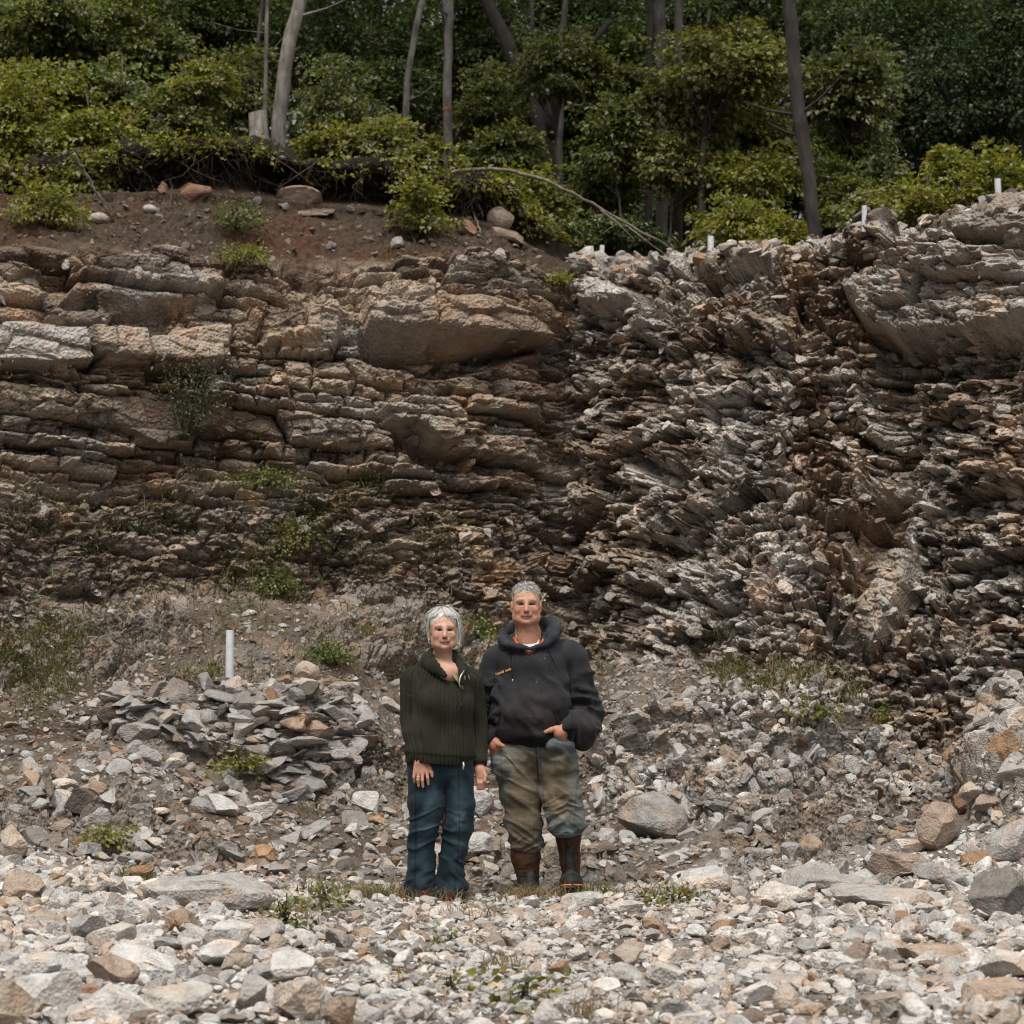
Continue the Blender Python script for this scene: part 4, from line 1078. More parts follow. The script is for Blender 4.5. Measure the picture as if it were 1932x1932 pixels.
# ------------------------------------------------------------------ boulders and stones one can point to
rng = np.random.default_rng(123)
TAKEN = []
def put_stone(px, py, w, h, ang, col, label, rnd, name, group, sub=4, seat=.42):
    if py > 1640: w, h = w * 1.14, h * 1.14
    p, n = surf_px(px, py + h * .46, 0.6, 13.0)
    Y = p[1] + .25 * w / FPX * p[1]; s = Y / FPX
    slab = sub == 4 and rnd >= 1 and w > 2.1 * h
    if sub == 4: rng = np.random.default_rng(int(px * 31 + py * 17))
    else: rng = globals()['rng']
    V, F = rock(rng, sub, 12 if rnd >= 1 else 4, (.62 if slab else .42) if rnd >= 1 else .72, 1.05 if slab else .9, .10 if rnd >= 1 else .06, .5 if slab else 1.0)
    a = math.radians(rng.uniform(-30, 30) * (.4 if slab else 1)); V = V @ np.array([[math.cos(a), math.sin(a), 0], [-math.sin(a), math.cos(a), 0], [0, 0, 1]])
    e = V.max(0) - V.min(0); V = V / e
    V = V * np.array([w * s, (w * .55 + h * .35) * s, h * s])
    if rnd >= 1: V = V + .05 * h * s * np.stack([vn3(V / (h * s) * 3 + 4 * k, 13) for k in range(3)], -1)
    t = math.radians(-ang); V = V @ np.array([[math.cos(t), 0, -math.sin(t)], [0, 1, 0], [math.sin(t), 0, math.cos(t)]]).T
    c = P(px, py, Y)
    TAKEN.append((px, py, w, h))
    o = link(name, mesh_np(name, V, F, M_STONE, np.clip(np.repeat((col * rng.uniform(.9, 1.1))[None], len(V), 0), .02, .64), False), None, c)
    return tag(o, label, "rock" if w > 45 else "stone", group)
for (px, py, w, h, ang, col, lab, rnd) in FEAT:
    put_stone(px, py, w, h, ang, col, lab, rnd, "boulder" if w > 60 else "stone", "loose rocks of the quarry")

# many more stones big enough to be told apart; each is named after the nearest rock one can find
LM = [(392,1684,"the long grey slab"),(285,1822,"the long tilted white slab"),(96,1874,"the big white lower-left block"),(211,1836,"the grey-brown lower-left boulder"),(551,1826,"the white grey-faced block"),(474,1877,"the grey pointed stone"),(340,1890,"the large pale brown bottom stone"),(1189,1800,"the tan angular stone"),(1277,1906,"the grey squarish bottom stone"),(1428,1878,"the white-topped stone"),(1736,1908,"the tilted white bottom-right slab"),(1880,1874,"the brown layered rock"),(1758,1800,"the broad flat brown rock"),(1672,1694,"the long flat right-hand slab"),(1478,1690,"the orange-capped white rock"),(1332,1662,"the bright white hump"),(1230,1541,"the big rough grey boulder"),(1770,1560,"the large orange-topped boulder"),(1692,1634,"the orange-crusted boulder"),(1885,1690,"the dark square block"),(1512,1533,"the brownish middle-right boulder"),(110,1568,"the half-buried brown boulder"),(415,1521,"the pale jagged slope rock"),(560,1474,"the lumpy outcrop block"),(690,1512,"the white jagged rock"),(835,1730,"the woman's feet"),(1040,1740,"the man's boots"),(908,1808,"the white egg-shaped stone"),(752,1881,"the flat white bottom slab"),(1556,1778,"the small white wedge")]
CN = [("white", W_), ("pale grey", P_), ("grey", G_), ("tan", T_), ("orange-brown", O_), ("dark brown", B_)]
used, tries, made = {}, 0, 0
while made < 185 and tries < 4000:
    tries += 1
    py = rng.choice([rng.uniform(1715, 1930), rng.uniform(1715, 1930), rng.uniform(1440, 1715)])
    px = rng.uniform(5, 1927)
    if 740 < px < 1120 and py < 1715: continue
    left = max(0, 1 - px / 800); rgt = max(0, (px - 1050) / 880)
    w = rng.uniform(22, 34) * (1 + rng.random() ** 2 * (1.5 * left + 1.1 * rgt)) * (.8 + .5 * (py - 1440) / 490)
    h = w * rng.uniform(.42, .8)
    if any(abs(px - a) < (w + c) * .40 and abs(py - b) < (h + d) * .40 for a, b, c, d in TAKEN): continue
    k = int(rng.choice(6, p=[.34, .27, .17, .13, .025, .065])); cn, cv = CN[k]
    dl_ = [(px - a) ** 2 + 3.0 * (py - b) ** 2 for a, b, _ in LM]; q = int(np.argmin(dl_)); a, b, nm_ = LM[q]
    dx, dy = px - a, py - b
    rel = ("right of" if dx > 0 else "left of") if abs(dx) > 1.7 * abs(dy) else ("in front of" if dy > 0 else "behind")
    shape = "flat" if h / w < .52 else ("chunky" if h / w > .66 else "angular")
    lab = f"{shape} {cn} stone lying {rel} {nm_}"
    for extra in ("", "farther ", "much farther "):
        lab2 = lab if not extra else f"{shape} {cn} stone lying {extra}{'out ' if rel == 'in front of' else 'off '}{rel} {nm_}"
        if lab2 not in used: break
    if lab2 in used: continue
    used[lab2] = 1
    put_stone(px, py, w, h, rng.uniform(-20, 20), cv, lab2, 1, "stone", "loose rocks of the quarry", 3)
    made += 1

# ------------------------------------------------------------------ white pipes standing in drill holes
def pipe_build(N, t):
    co = objco(N); c = ramp(N, noise(N, co, 14, 5, .6), [(.35, rgb(.56, .58, .60)), (.65, rgb(.70, .72, .74))])
    return N("ShaderNodeBsdfPrincipled", {"Base Color": c, "Roughness": .45}).outputs[0]
M_PIPE = mat("white_plastic", pipe_build)
def pipe(px, ytop, ybot, w, label, Y=None, lean=0.0, kmin=4, kmax=13.2):
    p, n = surf_px(px, ybot, kmin, kmax); Y = Y or p[1] - .03
    if kmin > 10:                                                                    # stand on the rim as it is, where it meets the sky
        m = (np.abs(PX2 - px) < 9) & (K > 10.6) & (K < 13.1); q = np.where(m, PY2, 1e9); i, j = np.unravel_index(np.argmin(q), q.shape)
        Y = TY[i, j] + .05; vis_ = ybot - ytop - 2; ytop = PY2[i, j] - vis_; ybot = PY2[i, j] + 14
    a, b = P(px, ybot, Y), P(px + lean, ytop, Y); r = w / 2 / FPX * Y
    dv = (b - a) / np.linalg.norm(b - a); a0 = a - dv * .12
    V1, F1 = tube([a0, b], [r, r], 20, False); V2, F2 = tube([a0, b], [r * .86, r * .86], 20, False)
    mb = MB(); mb.add(V1 - a, F1); mb.add(V2 - a, F2[:, ::-1])
    i = np.arange(20); j = (i + 1) % 20
    mb.add(np.concatenate([V1[20:40], V2[20:40]]) - a, np.stack([i, j, 20 + j, 20 + i], 1))
    return tag(link("pipe", mb.mesh("pipe", M_PIPE, False), None, a), label, "pipe", "white pipes in drill holes")
pipe(433, 1189, 1292, 15.5, "tall white plastic pipe standing on the left ledge", lean=1)
pipe(1341, 463, 484, 12, "short white pipe stub on the rim left of the leaning dark trunk", kmin=10.5)
pipe(1136, 486, 497, 9, "tiny white pipe stub on the rim above the rock corner", kmin=10.5)
pipe(1631, 455, 469, 10, "short white pipe stub on the rim right of the leaning dark trunk", kmin=10.5)
pipe(1884, 405, 432, 12, "white pipe on the rim at the far right above the pale slab", kmin=10.5, lean=-2)

# ------------------------------------------------------------------ stump, sticks, roots, the bent sapling
b0 = P(490, 268, 22.0); b0[2] = plateau_z(b0[0], 22.0) - .05
st = empty("tree_stump", b0, "weathered grey tree stump on the bank left of the thick leaning trunk", "stump")
hgt = P(487, 211, 22.0)[2] - b0[2]
a_ = np.linspace(0, 2 * np.pi, 25)[:-1]; lv = np.linspace(0, 1, 12); VV = []
for f in lv:
    r = (.098 + .085 * (1 - f) ** 4) * (1 + .10 * np.sin(a_ * 5 + 1) * (1 - .4 * f) + .05 * np.sin(a_ * 11))
    VV.append(np.stack([r * np.cos(a_) - .03 * f, r * np.sin(a_), np.full(24, f * hgt) + .03 * f * np.sin(a_ + 1)], 1))
VV = np.concatenate(VV); i = np.arange(11)[:, None] * 24; j = np.arange(24)[None]; k = (j + 1) % 24
FF = np.stack([i + j, i + k, i + 24 + k, i + 24 + j], -1).reshape(-1, 4)
link("bole", mesh_np("bole", VV, FF, M_BARK, np.repeat(rgb(.30, .265, .23)[None], len(VV), 0), True), st)
top = VV[-24:]; VT = np.concatenate([top, top.mean(0)[None] + [0, 0, .004]]); FT = np.stack([j[0], k[0], np.full(24, 24)], 1)
link("cut_face", mesh_np("cut_face", VT + [0, 0, .002], FT, M_BARK, np.repeat(rgb(.40, .37, .33)[None], 25, 0)), st)

def stick(name, label, cat, pts, w0, w1, colr, twigs=(), lift=.0, n=8, group=None):
    pts = np.array([P(*p) for p in pts]); s = np.concatenate([[0], np.cumsum(np.linalg.norm(np.diff(pts, axis=0), axis=1))])
    ss = np.linspace(0, s[-1], 26); pp = np.stack([np.interp(ss, s, pts[:, q]) for q in range(3)], 1)
    for _ in range(4): pp[1:-1] = (pp[:-2] + 2 * pp[1:-1] + pp[2:]) / 4
    pp[1:-1] += np.random.default_rng(int(pts[0, 0] * 999) % 9999).normal(size=(24, 3)) * w0 * .15
    mb = MB(); V, F = tube(pp - pp[0], np.linspace(w0, w1, 26) / 2, n); mb.add(V, F, colr)
    for tw, a, b in twigs:
        q = np.array([P(*p) for p in tw]); V, F = tube(q - pp[0], np.linspace(a, b, len(q)) / 2, 6); mb.add(V, F, colr)
    return tag(link(name, mb.mesh(name, M_BARK, True), None, pp[0]), label, cat, group)
stick("bent_sapling", "long bare sapling arching over the bank and down to the rim", "sapling", [(828,330,22.4),(860,321,22.3),(920,317,22.2),(985,325,22.1),(1060,352,22.1),(1140,398,22.2),(1215,442,22.2),(1300,487,22.2)], .050, .020, rgb(.19, .155, .125),
      [([(1125,390,22.2),(1165,420,22.1),(1200,455,22.0)], .022, .006), ([(1180,424,22.2),(1240,470,22.1),(1275,492,22.0)], .02, .006), ([(1190,428,22.2),(1160,424,22.1),(1130,445,22.0)], .014, .004)])
ps = surf_px(212, 412, 10.8, 12.4)[0][1]
stick("stick", "thin dead stick leaning against the bank at the left", "stick", [(139,289,ps - .35),(172,345,ps - .22),(214,415,ps - .05)], .040, .026, rgb(.24, .19, .15), [([(160,325,ps - .27),(168,352,ps - .2)], .012, .005)])
for nm_, lb, pts_, w0, w1, cl_ in (
  ("root", "pale crooked root hanging left of the rounded bank boulder", [(878,352),(889,385),(897,412),(908,440)], .030, .012, rgb(.25, .21, .18)),
  ("root", "pale root hanging right of the rounded bank boulder", [(980,378),(990,402),(996,432),(1005,450)], .022, .010, rgb(.22, .19, .16)),
  ("root", "grey root curving out of the bank below the red-banded tree", [(755,331),(790,341),(815,352),(835,378)], .034, .016, rgb(.21, .18, .155)),
  ("root", "short grey forked root end sticking out of the soil above the layered rock", [(766,415),(775,436),(785,460)], .034, .014, rgb(.23, .21, .19)),
  ("root", "thin pale dead stem bent down over the bank at the far left", [(12,352),(34,322),(48,345),(52,378)], .026, .012, rgb(.20, .17, .15)),
  ("root", "dark root dangling in the red hollow of the undercut bank", [(316,330),(326,352),(322,378),(318,398)], .022, .012, rgb(.10, .065, .045))):
    dpt = [surf_px(x, y, 10.6, 13.2)[0][1] - .10 for x, y in pts_]
    stick(nm_, lb, "root", [(x, y, d) for (x, y), d in zip(pts_, dpt)], w0, w1, cl_)
for lb, pts_, w0, cl_ in (
  ("pale dry stick lying on the gravel slope at the left", [(203,1431),(228,1456),(256,1489)], .022, rgb(.34, .28, .22)),
  ("dark dead branch lying on the slope behind the long grey slab", [(366,1558),(400,1588),(440,1625),(466,1652)], .026, rgb(.12, .10, .08)),
  ("pale dry twig lying beside the long flat right-hand slab", [(1744,1722),(1758,1738),(1770,1750)], .012, rgb(.40, .33, .27))):
    dpt = [surf_px(x, y, .8, 8)[0][1] - .06 for x, y in pts_]
    stick("stick", lb, "stick", [(x, y, d) for (x, y), d in zip(pts_, dpt)], w0, w0 * .5, cl_)

# ------------------------------------------------------------------ people: bodies and clothes grown as smooth solids, then skinned
class SDF:
    def __init__(s, lo, hi, h):
        s.lo, s.h = np.array(lo, float), h
        s.n = np.ceil((np.array(hi) - s.lo) / h).astype(int) + 1
        s.ax = [s.lo[k] + h * np.arange(s.n[k]) for k in range(3)]
        s.D = np.full(s.n, .2, np.float32)
    def box(s, lo, hi):
        a = np.clip(np.floor((np.array(lo) - s.lo) / s.h).astype(int), 0, s.n - 1)
        b = np.clip(np.ceil((np.array(hi) - s.lo) / s.h).astype(int) + 1, 1, s.n)
        sl = tuple(slice(a[k], max(b[k], a[k] + 1)) for k in range(3))
        g = np.meshgrid(*[s.ax[k][sl[k]] for k in range(3)], indexing='ij')
        return sl, np.stack(g, -1)
    def merge(s, sl, d, k, op):
        o = s.D[sl]
        if op == 'u':
            h = np.clip(k - np.abs(o - d), 0, None) / k; r = np.minimum(o, d) - h * h * k * .25
        elif op == 's':
            h = np.clip(k - np.abs(o + d), 0, None) / k; r = np.maximum(o, -d) + h * h * k * .25
        s.D[sl] = r
        return s
    def rc(s, a, b, ra, rb, k=.02, op='u', sq=1.0):
        """tapered capsule; sq < 1 flattens it in depth"""
        a, b = np.array(a, float), np.array(b, float); m = max(ra, rb) + k + .03
        sl, p = s.box(np.minimum(a, b) - m, np.maximum(a, b) + m)
        q = np.array([1, 1 / sq, 1]); pa, ba = (p - a) * q, (b - a) * q
        t = np.clip((pa @ ba) / (ba @ ba + 1e-12), 0, 1)
        d = (np.linalg.norm(pa - t[..., None] * ba, axis=-1) - (ra + (rb - ra) * t)) * min(1, .5 + .5 * sq)
        return s.merge(sl, d.astype(np.float32), k, op)
    def chain(s, pts, rs, k=.012, op='u', sq=1.0):
        for i in range(len(pts) - 1): s.rc(pts[i], pts[i + 1], rs[i], rs[i + 1], k, op, sq)
        return s
    def el(s, c, r, k=.02, op='u', yaw=0.0):
        c, r = np.array(c, float), np.array(r, float); m = max(r) + k + .03
        sl, p = s.box(c - m, c + m); q = p - c
        if yaw:
            cs, sn = math.cos(yaw), math.sin(yaw)
            q = np.stack([q[..., 0] * cs + q[..., 1] * sn, -q[..., 0] * sn + q[..., 1] * cs, q[..., 2]], -1)
        k0 = np.linalg.norm(q / r, axis=-1); k1 = np.linalg.norm(q / (r * r), axis=-1) + 1e-9
        return s.merge(sl, (k0 * (k0 - 1) / k1).astype(np.float32), k, op)
    def cut(s, fn, lo, hi, k=.004):
        sl, p = s.box(lo, hi)
        return s.merge(sl, fn(p[..., 0], p[..., 1], p[..., 2]).astype(np.float32), k, 's')
    def mesh(s):
        D = s.D; ins = D < 0
        c = [ins[i:D.shape[0] - 1 + i, j:D.shape[1] - 1 + j, k:D.shape[2] - 1 + k] for i in (0, 1) for j in (0, 1) for k in (0, 1)]
        cnt = sum(x.astype(np.int8) for x in c)
        I = np.argwhere((cnt > 0) & (cnt < 8))
        off = [(i, j, k) for i in (0, 1) for j in (0, 1) for k in (0, 1)]
        val = np.stack([D[I[:, 0] + o[0], I[:, 1] + o[1], I[:, 2] + o[2]] for o in off], 1).astype(float)
        acc = np.zeros((len(I), 3)); w = np.zeros(len(I))
        for a in range(8):
            for b in range(a + 1, 8):
                if sum(abs(off[a][q] - off[b][q]) for q in range(3)) != 1: continue
                x = (val[:, a] < 0) != (val[:, b] < 0)
                t = np.where(x, val[:, a] / (val[:, a] - val[:, b] + 1e-12), 0)[:, None]
                acc += np.where(x[:, None], np.array(off[a]) * (1 - t) + np.array(off[b]) * t, 0); w += x
        V = (I + acc / w[:, None]) * s.h + s.lo
        idx = np.full(np.array(D.shape) - 1, -1, np.int64); idx[tuple(I.T)] = np.arange(len(I))
        F = []
        for ax in range(3):
            A = [slice(None)] * 3; B = [slice(None)] * 3; A[ax] = slice(0, -1); B[ax] = slice(1, None)
            a, b = ins[tuple(A)], ins[tuple(B)]
            E = np.argwhere(a != b); u, v = (ax + 1) % 3, (ax + 2) % 3
            ok = (E[:, u] > 0) & (E[:, v] > 0) & (E[:, u] < D.shape[u] - 1) & (E[:, v] < D.shape[v] - 1); E = E[ok]
            def at(du, dv):
                q = E.copy(); q[:, u] -= du; q[:, v] -= dv; return idx[tuple(q.T)]
            Q = np.stack([at(1, 1), at(0, 1), at(0, 0), at(1, 0)], 1)
            fl = ~a[tuple(E.T)]
            Q[fl] = Q[fl][:, ::-1]
            F.append(Q)
        return V, np.concatenate(F)
    def front(s, x, z):
        """depth of the frontmost surface at (x, z)"""
        i = int(round((x - s.lo[0]) / s.h)); k = int(round((z - s.lo[2]) / s.h))
        col = s.D[np.clip(i, 0, s.n[0] - 1), :, np.clip(k, 0, s.n[2] - 1)]
        j = np.flatnonzero(col < 0)
        if not len(j): return 0.0
        j = j[0]; 
        if j == 0: return s.ax[1][0]
        t = col[j - 1] / (col[j - 1] - col[j]); return s.ax[1][j - 1] + t * s.h

def vnormals(V, F):
    n = np.cross(V[F[:, 2]] - V[F[:, 0]], V[F[:, 3]] - V[F[:, 1]]); N_ = np.zeros(V.shape)
    for k in range(4): np.add.at(N_, F[:, k], n)
    return norm(N_)
def vsmooth(V, F, it=1, f=.5):
    for _ in range(it):
        S = np.zeros(V.shape); c = np.zeros(len(V))
        for a, b in ((0, 1), (1, 2), (2, 3), (3, 0)):
            np.add.at(S, F[:, a], V[F[:, b]]); np.add.at(S, F[:, b], V[F[:, a]])
            np.add.at(c, F[:, a], 1); np.add.at(c, F[:, b], 1)
        V = V * (1 - f) + f * S / c[:, None]
    return V
def crease(p, seed): return np.exp(-(fbm3(p, seed, 2) / .11) ** 2)                     # narrow folds
def ridge(p, seed, o=2): return 1 - 2.6 * np.abs(fbm3(p, seed, o))                    # creases

def cloth_mat(name, sheen, weave, bumpd, rough=.9, mott=(.7, 1.25), speck=0.0):
    def b(N, t):
        co = objco(N); c = vcol(N)
        c = mul(N, c, ramp(N, noise(N, co, 9, 6, .65), [(.3, g3(mott[0])), (.7, g3(mott[1]))]))
        c = mul(N, c, ramp(N, noise(N, co, 160, 3, .6), [(.3, g3(.75)), (.7, g3(1.25))]))
        if speck:
            sp = ramp(N, noise(N, co, 55, 2, .5), [(.735, g3(0)), (.76, g3(speck))])
            c = mul(N, c, (.34, .32, .30), sp, 'MIX')
        bp = N("ShaderNodeBump", {"Strength": .5, "Distance": bumpd, "Height": noise(N, co, weave, 4, .6)})
        return N("ShaderNodeBsdfPrincipled", {"Base Color": c, "Roughness": rough, "Sheen Weight": sheen, "Specular IOR Level": .2, "Normal": bp.outputs[0]}).outputs[0]
    return mat(name, b)
M_FLEECE = cloth_mat("charcoal_fleece", .06, 260, .002, mott=(.72, 1.3), speck=.55)
M_KNIT = cloth_mat("olive_knit", .05, 190, .003, mott=(.75, 1.25), speck=.25)
M_DENIM = cloth_mat("denim", .05, 330, .0015, mott=(.72, 1.28))
M_RUBBER = cloth_mat("boot_rubber", 0, 120, .001, .62, (.7, 1.35))
def skin_build(N, t):
    co = objco(N); c = mul(N, vcol(N), ramp(N, noise(N, co, 38, 4, .6), [(.3, g3(.88)), (.7, g3(1.1))]))
    bp = N("ShaderNodeBump", {"Strength": .35, "Distance": .002, "Height": noise(N, co, 170, 4, .6)})
    return N("ShaderNodeBsdfPrincipled", {"Base Color": c, "Roughness": .55, "Subsurface Weight": .12, "Subsurface Radius": (.012, .004, .002), "Specular IOR Level": .35, "Normal": bp.outputs[0]}).outputs[0]
M_SKIN = mat("skin", skin_build)
def hair_build(N, t):
    c = vcol(N)
    return N("ShaderNodeBsdfPrincipled", {"Base Color": c, "Roughness": .5, "Specular IOR Level": .4}).outputs[0]
M_HAIR = mat("grey_hair", hair_build)
def metal_build(N, t): return N("ShaderNodeBsdfPrincipled", {"Base Color": vcol(N), "Roughness": .35, "Metallic": .6}).outputs[0]
M_METAL = mat("zip_metal", metal_build)

def head(S, c, male=True, yaw=0.0):
    """skull, features and neck about the head centre c, in metres"""
    cx, cy, cz = c
    g = 1.0 if male else .945
    def q(x, y, z):
        x, y, z = x * g, y * g, z * g
        cs, sn = math.cos(yaw), math.sin(yaw)
        return (cx + x * cs - y * sn, cy + x * sn + y * cs, cz + z)
    r = lambda *a: tuple(v * g for v in a)
    S.el(q(0, .020, .036), r(.079, .096, .084), .02)
    S.el(q(0, -.022, -.022), r(.075 if male else .073, .078, .092), .03)
    S.el(q(0, -.034, -.082), r(.069 if male else .060, .054, .040), .03)
    S.el(q(0, -.078, -.108), r(.026 if male else .021, .020, .017), .02)
    for s in (-1, 1):
        S.el(q(s * .056, -.030, -.078), r(.024, .036, .034) if male else r(.020, .032, .030), .025); S.el(q(s * .040, -.070, -.088), r(.016, .014, .022), .014)
        S.el(q(s * .042, -.072, -.036), r(.024, .020, .020), .025)
    S.rc(q(-.048, -.080, .017), q(.048, -.080, .017), .0125 * g, .0125 * g, .012)
    for s in (-1, 1):
        S.el(q(s * .031, -.106, -.004), r(.021, .027, .0120), .008, 's')
        S.el(q(s * .032, -.0745, -.005), r(.0135, .0125, .0115), .004)
        S.rc(q(s * .017, -.0880, .0025), q(s * .046, -.0820, .0008), .0046 * g, .0046 * g, .003)      # upper lid
        S.rc(q(s * .018, -.0875, -.0140), q(s * .045, -.0805, -.0130), .0038 * g, .0034 * g, .006)   # lower lid
    S.rc(q(0, -.088, .006), q(0, -.114, -.040), .0085 * g, .0125 * g, .012)
    for s in (-1, 1):
        S.el(q(s * .0135, -.101, -.045), r(.0085, .011, .0075), .008)
        S.el(q(s * .0065, -.109, -.0535), r(.0036, .006, .0036), .003, 's')
        S.rc(q(s * .021, -.106, -.044), q(s * .038, -.092, -.080), .0060 * g, .0042 * g, .005, 's'); S.rc(q(s * .034, -.093, -.084), q(s * .037, -.088, -.100), .003 * g, .0022 * g, .006, 's'); S.el(q(s * .032, -.087, -.021), r(.015, .010, .0055), .006)
    S.el(q(0, -.089, -.064), r(.030, .015, .013), .014)
    S.el(q(0, -.0905, -.0730), r(.023, .0125, .0042), .006)
    S.el(q(0, -.090, -.0830), r(.021, .012, .0050), .006)
    S.rc(q(-.030, -.097, -.0795), q(0, -.109, -.0770), .0022 * g, .0026 * g, .003, 's'); S.rc(q(.030, -.097, -.0795), q(0, -.109, -.0770), .0022 * g, .0026 * g, .003, 's')
    S.el(q(0, -.103, -.0945), r(.018, .008, .0045), .008, 's')
    for s in (-1, 1):
        S.el(q(s * .084, .012, -.014), r(.011, .021, .034), .010)
        S.el(q(s * .096, .004, -.010), r(.007, .010, .020), .006, 's')
        S.rc(q(s * .080, .004, -.044), q(s * .078, .002, -.050), .008 * g, .006 * g, .008)
    return q

def paint_head(V, c, q0, male, yaw):
    """skin colours: lips, brows, eyes, flushed cheeks; shade painted in around the eyes"""
    g = 1.0 if male else .945
    cs, sn = math.cos(yaw), math.sin(yaw)
    d = (V - np.array(c)) / g
    L_ = np.stack([d[:, 0] * cs + d[:, 1] * sn, -d[:, 0] * sn + d[:, 1] * cs, d[:, 2]], 1)
    x, y, z = L_.T; ax = np.abs(x)
    base = rgb(.42, .225, .155) if male else rgb(.45, .265, .195)
    flush = rgb(.44, .165, .11) if male else rgb(.47, .22, .17)
    col = np.repeat(base[None], len(V), 0)
    fr = y < -.03
    w = np.exp(-(((ax - .040) / .024) ** 2 + ((z + .035) / .024) ** 2)) * fr + .8 * np.exp(-((x / .016) ** 2 + ((z + .042) / .016) ** 2)) * (y < -.09) + .8 * (ax > .078) * (np.abs(z + .014) < .06)
    col = mix(col, flush, np.clip(w, 0, 1)[:, None] * (.5 if male else .35))
    lip = ((ax / .026) ** 2 + ((z + .0785) / .0085) ** 2 < 1) & (y < -.082)
    col[lip] = rgb(.44, .20, .145) if male else rgb(.47, .22, .18)
    ln = (ax < .030) & (np.abs(z + .0770 + 2.2 * x * x) < .0030) & (y < -.075); col[ln] = rgb(.075, .026, .02)
    bz = .017 + .05 * (ax - .03) * -1 * (ax > .04)
    socket_shade = np.exp(-((ax - .031) / .017) ** 2 - ((z - .003) / .010) ** 2) * fr  # eye-socket shade put into the skin colour
    col = mix(col, base * rgb(.46, .36, .34), np.clip(socket_shade, 0, 1)[:, None] * .7)
    bag = np.exp(-((ax - .031) / .014) ** 2 - ((z + .020) / .004) ** 2) * fr
    col = mix(col, base * rgb(.72, .62, .6), bag[:, None] * .5)
    col = 1.22 * col * (1 + .35 * fbm3(L_ * 55, 17, 3) + .28 * fbm3(L_ * 170, 18, 2) + .5 * (z > .03) * vn3(L_ * np.array([25, 25, 200]), 19))[:, None]
    br = (ax > .014) & (ax < .048) & (np.abs(z - (bz + .004)) < .0042) & fr
    col[br] = (rgb(.20, .125, .085) if male else rgb(.26, .155, .105))
    eye = ((ax - .0315) / .0158) ** 2 + ((z + .0040) / .0074) ** 2 < 1
    eye &= (y < -.07)
    col[eye] = rgb(.016, .012, .011)  # enlarged dark ellipse: eye, lashes and painted lid shade together
    iris = (np.hypot(ax - .0315, z + .0055) < .0078) & eye; col[iris] = rgb(.012, .011, .012)
    lash = (np.abs(z - (-.0012 - 8 * (ax - .0315) ** 2)) < .0031) & (np.abs(ax - .0315) < .0175) & (y < -.065); col[lash] = rgb(.028, .016, .013)
    ns = (np.abs(ax - .0065) < .0045) & (np.abs(z + .0535) < .004) & (y < -.095); col[ns] = rgb(.14, .05, .035)
    return col

def strands(rng, paths, w, cols):
    """flat hair ribbons along paths (n, m, 3)"""
    n, m, _ = paths.shape
    t = norm(np.gradient(paths, axis=1)); out = norm(paths - paths.mean((0, 1)))
    sd = norm(np.cross(t, out) + rng.normal(size=(n, 1, 3)) * .25)
    ww = (w * np.linspace(1, .35, m))[None, :, None]
    A, B = paths - sd * ww, paths + sd * ww
    V = np.stack([A, B], 2).reshape(-1, 3)
    b = (np.arange(n) * 2 * m)[:, None, None] + (np.arange(m - 1) * 2)[None, :, None]
    F = (b + np.array([0, 1, 3, 2])).reshape(-1, 4)
    return V, F, np.repeat(cols, 2 * m, 0)

def emit(name, S, material, parent, colfn, dispfn=None, smooth=1):
    V, F = S.mesh()
    V = vsmooth(V, F, smooth, .5)
    if dispfn is not None:
        N_ = vnormals(V, F); V = V + N_ * dispfn(V, N_)[:, None]
    c = colfn(V)
    return link(name, mesh_np(name, V, F, material, np.clip(c, .004, .85), True), parent)

def piece(name, geo, material, parent, col, smooth=True, label=None):
    mb = MB()
    for V, F in geo: mb.add(V, F, col)
    o = link(name, mb.mesh(name, material, smooth), parent)
    if label: o["label"] = label
    return o

# =============================================================== the man
MX, MY = P(1010, 1690, 12.1)[0], 12.1
man = empty("person", (MX, MY, 0.0), "man with short grey hair in charcoal hoodie and muddy jeans, hands in pockets", "person")
H = .0040
hc = (-.052, -.030, 1.708)
S = SDF((-.40, -.30, 0), (.42, .26, 1.86), H)
q = head(S, hc, True)
S.rc((-.050, .010, 1.64), (-.037, .025, 1.47), .066, .076, .03); S.rc((-.05, -.040, 1.60), (-.042, -.030, 1.47), .050, .056, .04)
S.rc((-.035, .03, 1.47), (-.02, .03, 1.15), .09, .15, .05, sq=.75); S.rc((-.19, .03, 1.41), (.18, .03, 1.42), .055, .055, .05)
S.rc((-.02, .02, 1.15), (-.02, .02, .90), .15, .14, .05, sq=.72)
S.chain([(-.22, .03, 1.40), (-.31, .06, 1.12), (-.262, -.085, .945)], [.05, .04, .028], .03)
S.chain([(.22, .03, 1.40), (.285, .05, 1.03), (.180, -.155, .985)], [.05, .04, .028], .03)
S.chain([(-.12, .01, .86), (-.065, -.01, .48), (-.05, .03, .07)], [.09, .055, .04], .03)
S.chain([(.10, .01, .86), (.17, -.07, .47), (.205, -.02, .08)], [.09, .055, .04], .03)
# his right hand (left in the picture): palm into the pocket, thumb outside
S.chain([(-.262, -.090, .945), (-.236, -.130, .890)], [.031, .040], .02, sq=.8); S.chain([(-.25, -.10, .90), (-.228, -.112, .845)], [.032, .032], .015, sq=.7)
S.chain([(-.238, -.138, .915), (-.212, -.160, .893), (-.186, -.168, .884)], [.0165, .0135, .0115], .012)
for k in range(4): S.chain([(-.255 + .016 * k, -.110 - .004 * k, .865), (-.248 + .017 * k, -.110, .825), (-.235 + .016 * k, -.098, .785)], [.011, .010, .009], .006)
